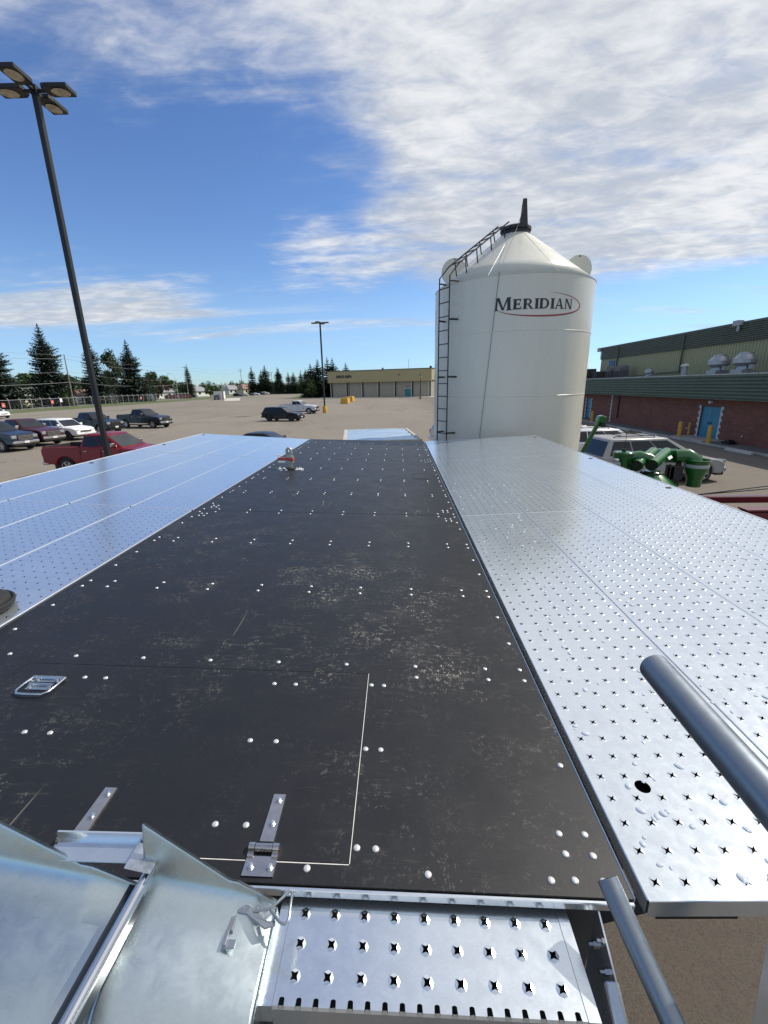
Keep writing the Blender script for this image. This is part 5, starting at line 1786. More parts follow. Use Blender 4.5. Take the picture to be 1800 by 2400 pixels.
park('pickup', 'pickup_truck', 'black-blue pickup with dark grille behind the near lamp post', 'pickup', -27.6, 39.6, -19, C_NAVYBLK, group=G_ROW, chrome=False)
park('suv', 'parked_suv', 'white SUV with black wheels between the maroon and dark pickups', 'suv', -26.86, 34.6, -17, C_WHITE, group=G_ROW, dark_rim=True, rails=False)
park('pickup', 'pickup_truck', 'maroon pickup with chrome grille beside the white SUV', 'pickup', -26.9, 31.1, -15, C_MAROON, group=G_ROW)
park('pickup', 'pickup_truck', 'dark blue pickup with chrome front, partly cut off by the frame', 'pickup', -26.6, 28.2, -15, C_BLUE, group=G_ROW)
vehicle('pickup', 'pickup_truck', 'deep red pickup right behind the near lamp post and the left wing', 'pickup', (-13.75, 20.35), rad(-4), C_RED)
vehicle('suv', 'parked_suv', 'white SUV parked alone near the fence, at the left frame edge', 'suv', (-64.3, 68.4), rad(-20), C_WHITE)
vehicle('suv', 'parked_suv', 'black SUV with dark wheels in front of the silver pickup', 'suv', (-13.75, 52.35), rad(-15), C_BLACK, dark_rim=True, chrome=False).scale = (1.0, 1.0, 0.95)
vehicle('pickup', 'pickup_truck', 'silver pickup parked behind the black SUV', 'pickup', (-14.95, 66.6), rad(-13), C_SILVER)
vehicle('sedan', 'parked_car', 'dark blue car roof showing just beyond the left wing', 'car', (-7.35, 24.3), rad(-8), C_NAVYBLK)
vehicle('van', 'minivan', 'pale silver minivan with roof rails behind the green machine', 'minivan', (9.95, 17.35), rad(5), C_GOLD, rails=True, chrome=False)
vehicle('suv', 'parked_suv', 'white SUV with black roof rails behind the silver minivan', 'suv', (10.0, 21.2), rad(4), C_WHITE, rails=True, dark_rim=True)
vehicle('sedan', 'parked_car', 'pale hatchback behind the white SUV, beside the bin', 'car', (10.6, 26.0), rad(3), C_SILVER)
vehicle('suv', 'parked_suv', 'silver SUV peeking out left of the bin, tail light showing', 'suv', (4.55, 28.0), rad(8), C_SILVER)
G_FAR = 'cars in the far row by the conifers'
far_cols = [(C_BLACK, 'suv', 'nearest, black'), (C_SILVER, 'sedan', 'silver saloon second'), (C_DKGREY, 'sedan', 'dark grey saloon third'), (C_WHITE, 'sedan', 'white saloon fourth'), (C_BLACK, 'suv', 'black SUV fifth'), (C_WHITE, 'suv', 'white SUV sixth'), (C_NAVYBLK, 'sedan', 'dark saloon last')]
for i, (c, k, lb) in enumerate(far_cols):
    vehicle(k, 'parked_car', 'far row car by the conifers: %s from the lot side' % lb, 'car', (-80.5 - 0.35 * i, 222.0 + 10.6 * i), rad(-14), c, group=G_FAR, plate=False)
vehicle('van', 'parked_van', 'dark van facing the lot beside the small white shed', 'van', (-67.0, 162.5), rad(-68), C_NAVYBLK)

# running gear and stands under the platform
ty, ri = wheel_meshes(0.42, 0.28, False)
for y in (5.6, 6.6):
    for s_ in (1, -1):
        w = link('wheel', ty, plat)
        w.matrix_local = PMI @ Matrix.Translation((-0.7 + s_ * 0.78, y, 0.42)) @ Matrix.Rotation(PI / 2 if s_ > 0 else -PI / 2, 4, 'Z')
        link('rim', ri, w)
    mb = MB(); mb.tube([PMI @ Vector((-1.48, y, 0.42)), PMI @ Vector((0.08, y, 0.42))], 0.05, 8); mb.build('axle', BLACKMETAL, plat)
for x, y in ((-1.42, 1.05), (0.05, 1.05)):
    mb = MB(); mb.tube([PMI @ Vector((x, y, 0.0)), PMI @ Vector((x, y, 1.0))], 0.05, 8); mb.build('stand_leg', BLACKMETAL, plat)

# ------------------------------------------------------------------ machines around the platform
def blue_trailer():
    t = thing('covered_trailer', 'trailer with a pale blue tarpaulin top just beyond the deck end', 'trailer', (-0.62, 13.75, 0), rad(6))
    mb = MB()
    nx, ny = 26, 34
    w, l = 1.02, 1.62
    v, f = [], []
    for j in range(ny + 1):
        for i in range(nx + 1):
            x, y = -w + 2 * w * i / nx, -l + 2 * l * j / ny
            z = 2.33 + 0.018 * math.sin(y * 9 + 1.3 * math.sin(x * 2.3)) + 0.012 * math.sin(y * 21 + x * 2.1) - 0.02 * (x / w) ** 2
            v.append((x, y, z))
    f = [(j * (nx + 1) + i, j * (nx + 1) + i + 1, (j + 1) * (nx + 1) + i + 1, (j + 1) * (nx + 1) + i) for j in range(ny) for i in range(nx)]
    mb.add(v, f)
    mb.build('tarpaulin', TARP, t, smooth=60)
    for x0, x1, y0, y1 in ((-w - 0.10, -w, -l, l), (w, w + 0.10, -l, l), (-w - 0.1, w + 0.1, l, l + 0.08), (-w - 0.1, w + 0.1, -l - 0.08, -l)):
        mb = MB(); mb.box(x0, x1, y0, y1, 2.16, 2.345); mb.build('top_rail', mat('tan_trim', (0.50, 0.45, 0.36), scale=4, rough=0.6), t, bevel=0.01)
    mb = MB(); mb.box(-w - 0.05, w + 0.05, -l, l, 0.75, 2.158); mb.build('side_panel', MOTORGREY, t, bevel=0.02)
    ty, ri = wheel_meshes(0.36, 0.24, False)
    for y in (-0.45, 0.45):
        for s_ in (1, -1):
            wv = link('wheel', ty, t, (s_ * 0.95, y, 0.36), (0, 0, PI / 2 if s_ > 0 else -PI / 2)); link('rim', ri, wv)
blue_trailer()
def green_machine():
    t = thing('seed_treater', 'green seed handling machine with funnel spout beside the right wing', 'farm machine', (6.2, 10.6, 0))
    o = Vector((6.2, 10.6, 0))
    L = lambda x, y, z: Vector((x, y, z)) - o
    G = GREENPAINT
    mb = MB(); mb.lathe([(0.47, 1.62), (0.47, 1.66), (0.26, 1.67)], 28, Matrix.Translation(L(5.42, 10.55, 0))); mb.build('turntable', MOTORGREY, t, smooth=40)
    mb = MB(); mb.lathe([(0.225, 1.67), (0.225, 2.16), (0.20, 2.18), (0.001, 2.19)], 28, Matrix.Translation(L(5.40, 10.50, 0))); mb.build('drum', G, t, smooth=35)
    mb = MB(); mb.lathe([(0.23, 2.10), (0.235, 2.11), (0.235, 2.15), (0.23, 2.16)], 28, Matrix.Translation(L(5.40, 10.50, 0)), cap=False); mb.build('drum_band', G, t, smooth=35)
    mb = MB(); mb.tube([L(5.40, 10.5, 2.18), L(5.40, 10.5, 2.24)], 0.05, 10); mb.tube([L(5.38, 10.5, 2.24), L(5.40, 10.5, 2.30), L(5.42, 10.5, 2.24)], 0.012, 6); mb.tube([L(5.40, 10.5, 2.28), L(5.41, 10.5, 2.62)], 0.006, 5); mb.build('lifting_eye', LADDER, t)
    mb = MB(); mb.tube([L(5.50, 10.45, 2.04), L(5.72, 10.40, 2.07), L(5.92, 10.34, 2.02), L(6.04, 10.26, 1.92)], [0.13, 0.135, 0.135, 0.13], 20); mb.build('elbow', G, t, smooth=60)
    # two inlet pipes facing the deck
    for i, (p, q) in enumerate(((L(5.52, 10.10, 1.90), L(6.35, 10.95, 2.08)), (L(5.84, 10.05, 1.92), L(6.62, 10.85, 2.08)))):
        mb = MB()
        mb.tube([p, q], 0.128, 26, cap=False)
        mb.tube([p, p + (q - p).normalized() * 0.03], 0.142, 26, cap=False)
        mb.tube([p + (q - p).normalized() * 0.002, q], 0.116, 26, 1)
        mb.build('inlet_pipe', [G, GREENDARK], t, smooth=40, fix=False)
    mb = MB(); mb.box(-0.20, 0.20, -0.003, 0.003, -0.035, 0.035, 0, Matrix.Translation(L(6.42, 10.36, 2.04)) @ Matrix.Rotation(rad(49), 4, 'Z') @ Matrix.Rotation(rad(-38), 4, 'X'))
    mb.build('sticker', SIGNWHITE, t)
    # housing joining the pipes to the spout
    mb = MB()
    mb.prism([L(6.35, 10.75, 1.85), L(6.95, 10.65, 1.85), L(7.05, 10.65, 2.05), L(6.85, 10.65, 2.16), L(6.45, 10.75, 2.16)], (0.05, 0.35, 0)); mb.build('transfer_box', G, t, bevel=0.03, seg=2)
    mb = MB(); mb.tube([L(6.75, 10.7, 2.0), L(6.98, 10.62, 2.03), L(7.12, 10.55, 1.93), L(7.14, 10.5, 1.80)], [0.17, 0.18, 0.18, 0.17], 20); mb.build('spout_hood', G, t, smooth=60)
    c = L(7.16, 10.5, 0)
    mb = MB()
    mb.lathe([(0.150, 1.30), (0.165, 1.31), (0.165, 1.47), (0.170, 1.50), (0.255, 1.74), (0.255, 1.86), (0.285, 1.95), (0.295, 1.96), (0.28, 1.965), (0.24, 1.86), (0.235, 1.72)], 32, Matrix.Translation(c), cap=False)
    mb.lathe([(0.150, 1.30), (0.150, 1.45), (0.22, 1.72)], 32, Matrix.Translation(c), 1, cap=False)
    mb.build('funnel', [G, GREENDARK], t, smooth=40, fix=False)
    mb = MB(); mb.lathe([(0.258, 1.775), (0.262, 1.785), (0.262, 1.845), (0.258, 1.855)], 32, Matrix.Translation(c), cap=False); mb.build('clamp_band', MOTORGREY, t, smooth=40)
    # conical bin below
    mb = MB(); mb.lathe([(0.16, 1.75), (0.18, 1.74), (0.80, 1.20), (0.82, 1.17), (0.82, 0.6), (0.2, 0.25)], 14, Matrix.Translation(L(5.98, 10.25, 0))); mb.build('cone_bin', G, t, smooth=20)
    mb = MB(); mb.lathe([(0.24, 1.66), (0.24, 1.72), (0.15, 1.735)], 20, Matrix.Translation(L(5.98, 10.25, 0))); mb.build('collar', PLASTIC, t, smooth=40)
    for x, y in ((6.55, 10.45), (6.80, 10.60)):
        mb = MB(); p = L(x, y, 0); mb.box(p.x - 0.05, p.x + 0.05, p.y - 0.05, p.y + 0.05, 0.0, 1.86); mb.build('post', LADDER, t, bevel=0.008)
    mb = MB(); p = L(6.66, 10.50, 0); mb.box(p.x - 0.16, p.x + 0.16, p.y - 0.10, p.y + 0.12, 1.48, 1.82); mb.build('gearbox', PLASTIC, t, bevel=0.02)
    mb = MB(); p = L(5.14, 10.3, 0); mb.box(p.x - 0.09, p.x + 0.09, p.y - 0.08, p.y + 0.08, 1.74, 1.96); mb.tube([p + Vector((0, 0, 1.96)), p + Vector((0, 0, 2.04))], 0.07, 14); mb.build('motor', MOTORGREY, t, bevel=0.02)
    for x, y in ((5.5, 10.2), (6.7, 10.2), (5.5, 11.2), (6.7, 11.2)):
        mb = MB(); p = L(x, y, 0); mb.tube([p, p + Vector((0, 0, 1.1))], 0.04, 8); mb.build('leg', G, t)
green_machine()
t = thing('auger_spout', 'slanting green auger tube with a hooded end beside the bin', 'auger', (5.9, 13.6, 0))
mb = MB()
a, b = Vector((0.02, 0.55, 0.3)), Vector((0.02, -0.42, 2.74))
a = Vector((-0.62, 0.62, -0.0)); b = Vector((0.08, -0.38, 2.72))
mb.tube([a, b], 0.062, 16); mb.build('tube', GREENPAINT, t, smooth=50)
d = (b - a).normalized()
mb = MB(); mb.prism([b + Vector(p) for p in ((-0.11, -0.10, -0.06), (0.13, -0.10, -0.10), (0.15, -0.10, 0.07), (0.04, -0.10, 0.12), (-0.08, -0.10, 0.10))], (0, 0.22, 0)); mb.build('spout_head', GREENPAINT, t, bevel=0.02)
mb = MB(); mb.box(b.x + 0.02, b.x + 0.14, b.y - 0.08, b.y + 0.10, b.z - 0.22, b.z - 0.09); mb.build('spout_flap', GREENDARK, t)
# dark red implement frame at the right
t = thing('red_implement_frame', 'dark red steel machine frame with cables beside the right wing', 'farm machine', (5.4, 6.2, 0))
mb = MB(); mb.box(-1.25, 4.5, -0.06, 0.06, 2.08, 2.18); mb.build('upper_beam', MAROONFRAME, t, bevel=0.01)
mb = MB(); mb.box(-0.95, 4.5, -0.75, -0.60, 1.80, 2.16); mb.build('lower_beam', MAROONFRAME, t, bevel=0.02)
mb = MB(); mb.box(-0.95, 4.5, -0.77, -0.598, 2.165, 2.185); mb.build('beam_cap', MAROONFRAME, t)
for x in (1.2, 3.9):
    mb = MB(); mb.box(x - 0.06, x + 0.06, -0.72, 0.06, 0.0, 2.07); mb.build('upright', MAROONFRAME, t, bevel=0.01)
for dz in (0.0, 0.06):
    mb = MB(); mb.tube([(-1.15, 0.02, 2.185), (0.4, 0.05, 2.30 + dz), (2.6, 0.1, 2.52 + dz * 2)], 0.008, 6); mb.build('cable', LADDER, t)

# ------------------------------------------------------------------ trees
def spruce_mesh(seed, ratio=0.30, levels=40, gappy=0.0, drop=0.30, top=1.0):
    r = random.Random(seed)
    mb = MB()
    v, f = mb.v, mb.f
    def leaf(p, d, ln, w, hang):
        d = d.normalized()
        s_ = d.cross(Vector((0, 0, 1)))
        if s_.length < 1e-3:
            s_ = Vector((1, 0, 0))
        s_.normalize()
        dn = Vector((0, 0, -1))
        tip = p + d * ln + dn * hang
        m1 = p + d * ln * 0.45 + s_ * w + dn * hang * 0.2
        m2 = p + d * ln * 0.45 - s_ * w + dn * hang * 0.2
        o = len(v)
        v.extend([tuple(p), tuple(m1), tuple(tip), tuple(m2)])
        f.append((o, o + 1, o + 2, o + 3)); mb.mi.append(0)
    for L_ in range(levels):
        t = (L_ + r.random() * 0.6) / levels
        z = 0.03 + 0.95 * t
        rr_ = ratio * ((1 - t) ** 0.82) * (0.92 + 0.16 * math.sin(t * 17 + seed)) + 0.006
        nb = max(5, int(13 * (1 - t) ** 0.5) + 2)
        a0 = r.random() * 6.28
        for b in range(nb):
            if r.random() < gappy:
                continue
            a = a0 + 2 * PI * b / nb + r.uniform(-0.25, 0.25)
            ln = rr_ * r.uniform(0.60, 1.20)
            dirh = Vector((math.cos(a), math.sin(a), 0))
            nseg = 6
            rise = 0.25 * (t ** 2) * ln
            prev = Vector((0, 0, z))
            for s_ in range(1, nseg + 1):
                u = s_ / nseg
                zz = z + rise * u * 2 - drop * ln * (u ** 1.1) * (1.1 - t) + 0.26 * ln * max(0, u - 0.55) ** 1.2
                p = dirh * ln * u + Vector((0, 0, zz))
                wd = 0.25 * ln * (1.0 - 0.50 * u) + 0.004
                d = (p - prev)
                leaf(prev, d, d.length * 1.6, wd * 0.75, 0.0)
                side = Vector((-dirh.y, dirh.x, 0))
                for sg in (1, -1):
                    leaf(prev + d * 0.5, d.normalized() * 0.75 + side * sg * r.uniform(0.6, 1.1) + Vector((0, 0, r.uniform(-0.5, 0.0))), wd * r.uniform(1.0, 1.7), wd * 0.30, wd * 0.35)
                if s_ > 1:
                    leaf(prev + d * 0.4, d * 0.3 + side * r.uniform(-0.4, 0.4) + Vector((0, 0, -ln * 0.12)), wd * 1.1, wd * 0.30, wd * 0.9)
                prev = p
    for i in range(5):
        a = i * 1.26
        leaf(Vector((0, 0, 0.955)), Vector((math.cos(a) * 0.12, math.sin(a) * 0.12, 1)), 0.052, 0.006, 0)
    return mb
SPR = [spruce_mesh(3, 0.30, 50).mesh('crown', SPRUCE, fix=False), spruce_mesh(8, 0.26, 46, 0.04).mesh('crown', SPRUCE, fix=False), spruce_mesh(15, 0.26, 34, 0.02).mesh('crown', SPRUCEDK, fix=False), spruce_mesh(21, 0.32, 36, 0.04, 0.2).mesh('crown', SPRUCEDK, fix=False)]
mb = MB(); mb.tube([(0, 0, 0), (0, 0, 0.5), (0, 0, 0.97)], [0.018, 0.011, 0.002], 7)
TRUNK = mb.mesh('trunk', BARK, smooth=60)
def spruce(k, x, y, h, label, w=1.0, group='spruce trees along the street'):
    t = thing('spruce_tree', label, 'spruce tree', (x, y, 0), rnd.random() * 6, group)
    for n, me in (('trunk', TRUNK), ('crown', SPR[k])):
        o = link(n, me, t); o.scale = (h * w, h * w, h)
    return t
spruce(0, -99.5, 108.0, 18.2, 'broad dark spruce cut by the left frame edge', 1.4)
spruce(0, -98.2, 124.0, 21.9, 'tallest blue-green spruce just left of the wooden pole', 1.12)
spruce(1, -96.0, 140.0, 19.6, 'tall spruce right behind the near lamp post', 1.18)
spruce(0, -95.0, 158.0, 21.0, 'pointed spruce right of the round-topped pine', 1.12)
spruce(1, -101.5, 215.0, 15.6, 'lone slim spruce by the far wooden pole and red fence', 0.85)
for i, (k, x, y, h, w, lb) in enumerate(((2, -94.7, 290, 17.9, 1.0, 'slim far spruce next to the far pole, start of the conifer row'), (2, -92.5, 302, 15.6, 1.0, 'shorter spruce second in the far conifer row'), (3, -86.0, 290, 18.2, 1.1, 'broadest spruce of the far conifer row'), (2, -80.6, 300, 17.2, 1.05, 'narrow spruce fourth in the far conifer row'), (3, -75.2, 283, 15.8, 0.9, 'spruce fifth in the far conifer row'), (2, -71.0, 290, 13.8, 1.1, 'low spruce sixth in the far conifer row'), (3, -65.8, 282, 13.4, 1.05, 'low spruce behind the white trailer'), (2, -62.4, 288, 14.6, 1.0, 'spruce right of the white trailer'), (3, -57.6, 280, 15.0, 1.0, 'spruce left of the dark leafy tree'), (2, -53.0, 284, 14.0, 1.1, 'last spruce of the far row, half hidden by the dark tree'))):
    spruce(k, x, y, h, lb, w * 1.15, 'far conifer row')
for k, x, y, h, w, lb in ((3, -33.0, 170, 12.4, 1.4, 'bushy spruce left of the other arena spruces'), (3, -29.5, 166, 13.6, 1.3, 'dark spruce at the left end of the arena'), (2, -27.0, 173, 14.8, 1.3, 'tall dark spruce behind the arena corner'), (3, -24.6, 170, 14.2, 1.2, 'dark spruce nearest the arena wall'), (3, -21.0, 182, 13.0, 1.3, 'spruce showing above the arena roof edge')):
    spruce(k, x, y, h, lb, w, 'spruces at the arena corner')

def leafy_mesh(seed, clumps, n, size, flat=1.0):
    r = random.Random(seed)
    mb = MB()
    for i in range(n):
        c, rad_ = clumps[r.randrange(len(clumps))]
        d = Vector((r.gauss(0, 1), r.gauss(0, 1), r.gauss(0, 1))).normalized()
        p = Vector(c) + d * rad_ * (r.random() ** 0.33) * (1 + r.gauss(0, 0.10))
        s_ = size * r.uniform(0.5, 1.3)
        a = Vector((r.gauss(0, 1), r.gauss(0, 1), r.gauss(0, 0.6))).normalized() * s_
        b = a.cross(Vector((r.gauss(0, 1), r.gauss(0, 1), r.gauss(0, 1)))).normalized() * s_ * 0.7
        mb.add([p - a, p + b * 0.8, p + a, p - b * 0.8], [(0, 1, 2, 3)])
    return mb
def clump_set(seed, n, w, z0, z1, r0):
    r = random.Random(seed)
    out = []
    for i in range(n):
        a = r.random() * 6.28
        q = r.random() ** 0.6
        z = z0 + (z1 - z0) * r.random()
        k = 1 - 0.55 * abs((z - (z0 + z1) / 2) / (z1 - z0) * 2) ** 2
        out.append(((w * q * math.cos(a) * k, w * q * math.sin(a) * k, z), r0 * r.uniform(0.7, 1.25)))
    return out
LM = {}
def leafy_tree(kind, x, y, h, w, label, m_=LEAF, group='leafy trees along the street', name='leafy_tree', cat='tree'):
    key = (kind, m_.name)
    if key not in LM:
        cl = clump_set(kind * 13 + 5, 16, 0.33, 0.30, 0.86, 0.13)
        LM[key] = leafy_mesh(kind * 7 + 3, cl, 3400, 0.030).mesh('crown', m_, fix=False)
    t = thing(name, label, cat, (x, y, 0), rnd.random() * 6, group)
    mb = MB()
    mb.tube([(0, 0, 0), (0.1, 0, h * 0.22), (0.0, 0.1, h * 0.45)], [h * 0.022, h * 0.017, h * 0.010], 7)
    for a in range(5):
        an = a * 1.26
        mb.tube([(0.05, 0, h * 0.25), (math.cos(an) * w * 0.28, math.sin(an) * w * 0.28, h * 0.55), (math.cos(an) * w * 0.45, math.sin(an) * w * 0.45, h * 0.75)], [h * 0.011, h * 0.007, h * 0.002], 5)
    mb.build('trunk', BARK, t)
    o = link('crown', LM[key], t); o.scale = (w * 1.5, w * 1.5, h)
    return t
leafy_tree(0, -97.5, 151.5, 17.4, 7.0, 'round-topped dark pine between two spruces', SPRUCEDK, name='pine_tree', cat='pine tree')
leafy_tree(1, -97.5, 176.0, 11.8, 7.0, 'dark bushy tree right of the pointed spruce', LEAFDK)
leafy_tree(2, -122.5, 128.0, 11.5, 8.0, 'green tree between the first two spruces', LEAF)
leafy_tree(1, -126.0, 146.0, 11.0, 12.0, 'wide green tree behind the wooden pole', LEAF)
leafy_tree(3, -124.0, 166.0, 10.5, 10.0, 'green tree behind the lamp post, above the roofs', LEAFDK)
leafy_tree(0, -104.0, 192.0, 7.2, 6.5, 'plum-leaved tree above the red fence', LEAFRED)
leafy_tree(2, -112.0, 214.0, 11.0, 9.0, 'bright green tree behind the plum-leaved tree', LEAF)
leafy_tree(0, -108.5, 198.0, 9.0, 6.0, 'dark tree beside the grey-roofed house', LEAFDK)
leafy_tree(3, -88.5, 208.0, 6.0, 5.0, 'small round green tree left of the shed', LEAF)
leafy_tree(1, -117.0, 240.0, 8.5, 8.0, 'grey-green tree behind the small white house', LEAFDK)
leafy_tree(1, -33.5, 161.5, 7.0, 7.0, 'low dark leafy tree left of the arena spruces', LEAFDK)
leafy_tree(3, -30.6, 158.5, 4.6, 4.2, 'small dark tree on the kerb island by the arena', LEAFDK)
for i, (x, y, s_, lb, m_) in enumerate(((-93.6, 122.5, 4.6, 'bright green shrub at the foot of the tallest spruce', LEAF), (-106.5, 126.5, 2.2, 'low dark shrub before the cream bungalow', LEAFDK), (-110.0, 201.5, 2.0, 'dark round shrub before the grey-roofed house', LEAFDK), (-99.0, 187.0, 1.8, 'dark shrub behind the red fence', LEAFDK))):
    t = leafy_tree(2, x, y, s_, s_ * 0.85, lb, m_, group='shrubs along the street', name='shrub', cat='shrub')
# far tree belts behind the houses: a mass nobody could count
def belt(name, x0, y0, x1, y1, h, n, m_, seed):
    r = random.Random(seed)
    cl = []
    for i in range(int(math.hypot(x1 - x0, y1 - y0) / 3.2)):
        t = r.random()
        hh = h * (0.45 + 0.55 * r.random()) * (0.72 + 0.28 * math.sin(t * 23 + seed))
        x, y = x0 + (x1 - x0) * t + r.gauss(0, 4), y0 + (y1 - y0) * t + r.gauss(0, 4)
        for z in (0.25, 0.5, 0.78):
            cl.append(((x + r.gauss(0, .8), y + r.gauss(0, .8), hh * z), (2.6 if z < .7 else 1.7) * h / 10))
    mb = leafy_mesh(seed, cl, n, 0.55)
    o = mb.build(name, m_, None, fix=False)
    tag(o, 'far dark belt of mixed trees behind the houses', 'trees', None, 'stuff')
belt('far_trees', -150, 70, -150, 260, 11.5, 16000, LEAFDK, 4)
belt('far_trees', -175, 260, -130, 420, 13.0, 15000, LEAFDK, 9)
belt('far_trees', -150, 400, -40, 400, 14.0, 13000, SPRUCEDK, 12)
belt('far_trees', -240, 520, 60, 560, 15.0, 12000, LEAFDK, 17)

# ------------------------------------------------------------------ houses
def house(x, y, rot, L, D, he, hr, wall, roof, label, windows=2, gable=False, chimney=False):
    t = thing('bungalow', label, 'house', (x, y, 0), rad(rot))
    mb = MB(); mb.box(-L / 2, L / 2, -D / 2, D / 2, 0, he); mb.build('wall', wall, t)
    mb = MB()
    e = 0.6
    A = [(-L / 2 - e, -D / 2 - e, he), (L / 2 + e, -D / 2 - e, he), (L / 2 + e, D / 2 + e, he), (-L / 2 - e, D / 2 + e, he)]
    i_ = 0 if gable else D * 0.32
    R0, R1 = (-L / 2 - e + i_, 0, hr), (L / 2 + e - i_, 0, hr)
    mb.add(A + [R0, R1] + [(p[0], p[1], he - 0.22) for p in A], [(0, 1, 5, 4), (2, 3, 4, 5), (1, 2, 5), (3, 0, 4), (0, 6, 7, 1), (1, 7, 8, 2), (2, 8, 9, 3), (3, 9, 6, 0), (9, 8, 7, 6)])
    rf = mb.build('roof', roof, t)
    if chimney:
        mb = MB(); mb.box(0.5, 1.3, -0.4, 0.4, hr - 0.6, hr + 0.8); mb.build('chimney', BRICK, rf)
    for k in range(windows):
        xx = -L / 2 + L * (k + 0.5) / windows
        mb = MB(); mb.box(xx - 0.9, xx + 0.9, -D / 2 - 0.06, -D / 2 - 0.005, 1.1, he - 0.55); w = mb.build('window', TRIMPALE, t)
        mb = MB(); mb.box(xx - 0.8, xx + 0.8, -D / 2 - 0.075, -D / 2 - 0.061, 1.2, he - 0.65); mb.build('pane', GLASS, w)
    mb = MB(); mb.box(L / 2 + 0.005, L / 2 + 0.05, -0.9, 0.9, 1.0, he - 0.6); w = mb.build('window', TRIMPALE, t)
    mb = MB(); mb.box(L / 2 + 0.051, L / 2 + 0.065, -0.8, 0.8, 1.1, he - 0.7); mb.build('pane', GLASS, w)
    return t
house(-116.5, 137.0, 80, 11, 8, 3.0, 5.6, STUCCO, SHINGLE, 'cream bungalow with pale roof at the far left', 2)
house(-110.5, 152.0, 78, 10, 7.5, 2.9, 4.7, STUCCOW, SHINGLERED, 'small bungalow with brown roof behind the lamp post', 2, True)
house(-103.5, 163.0, 78, 6, 5, 2.4, 3.9, STUCCO, SHINGLE, 'tan garage under the spruce boughs', 1, True)
house(-112.5, 206.5, 70, 10, 8, 3.0, 5.9, STUCCOW, SHINGLE, 'white house with grey gable roof behind the plum tree', 2, True)
house(-114.5, 252.0, 70, 10, 8, 3.0, 5.4, STUCCOW, SHINGLE, 'small white house between the lone spruce and shed', 2)
house(-125.5, 333.0, 62, 12, 9, 3.4, 6.4, STUCCOW, SHINGLE, 'far white house with grey hip roof', 3)
house(-116.5, 338.0, 62, 12, 9, 3.6, 7.0, STUCCO, SHINGLERED, 'far cream house with brown roof and chimney', 2, False, True)
t = thing('shed', 'small white box shed behind the dark van', 'shed', (-68.0, 168.0, 0), rad(12))
mb = MB(); mb.box(-1.8, 1.8, -1.5, 1.5, 0, 2.9); mb.build('wall', STUCCOW, t)
mb = MB(); mb.box(-1.9, 1.9, -1.6, 1.6, 2.902, 3.05); mb.build('roof', TRIMPALE, t)
mb = MB(); mb.box(-0.5, 0.5, -1.53, -1.505, 0.05, 2.1); mb.build('door', MOTORGREY, t)
# red board fence
t = thing('board_fence', 'red board fence with a small white sign at the fence corner', 'fence', (-100.6, 190.0, 0), math.atan2(0.5, 11))
for i in range(22):
    mb = MB(); mb.box(i * 0.5 + 0.01, i * 0.5 + 0.49, -0.02 - 0.004 * (i % 2), 0.02, 0.1, 1.85 + 0.02 * (i % 3)); mb.build('board', REDWOOD, t)
mb = MB(); mb.box(5.0, 5.5, -0.06, -0.03, 0.9, 1.5); mb.build('sign', SIGNWHITE, t)
# cargo trailer, camper, slab
t = thing('cargo_trailer', 'white enclosed cargo trailer at the end of the far car row', 'trailer', (-74.5, 306, 0), rad(-12))
mb = MB(); mb.box(-4.0, 4.0, -1.2, 1.2, 0.7, 4.1); mb.build('box_body', C_WHITE, t, bevel=0.1)
mb = MB(); mb.box(-1.2, 1.2, -1.25, -1.201, 0.55, 1.25); mb.build('wheel_arch', MOTORGREY, t)
ty, ri = wheel_meshes(0.37, 0.25, False)
for x in (-0.45, 0.45):
    for s_ in (-1, 1):
        w = link('wheel', ty, t, (x, s_ * 1.05, 0.37), (0, 0, 0 if s_ < 0 else PI)); link('rim', ri, w)
t = thing('camper', 'white motorhome behind the cargo trailer', 'motorhome', (-76.0, 338, 0), rad(-10))
mb = MB(); mb.box(-4.2, 3.2, -1.25, 1.25, 0.6, 3.9); mb.box(3.2, 4.2, -1.2, 1.2, 2.6, 3.9); mb.build('coach_body', C_WHITE, t, bevel=0.12)
mb = MB(); mb.box(3.2, 5.2, -1.1, 1.1, 0.6, 2.0); mb.build('bonnet', C_WHITE, t, bevel=0.15)
for x in (-2.6, 0.2):
    mb = MB(); mb.box(x, x + 1.6, -1.27, -1.251, 1.9, 2.9); mb.build('window', GLASS, t)
for x in (-2.4, 3.9):
    for s_ in (-1, 1):
        w = link('wheel', ty, t, (x, s_ * 1.08, 0.37), (0, 0, 0 if s_ < 0 else PI)); link('rim', ri, w)
mb = MB(); mb.add([(-71.5, 184, 0.004), (-66.5, 186, 0.004), (-53, 147, 0.004), (-57.5, 145, 0.004)], [(0, 3, 2, 1)])
structure(mb.build('concrete_path', CONCPALE))
mb = MB(); mb.box(-5, 7, -2.0, 2.0, 0.0, 0.14); o = mb.build('kerb_island', CONCRETE, None, bevel=0.05); o.location = (-34, 158, 0); o.rotation_euler = (0, 0, rad(-18)); structure(o)

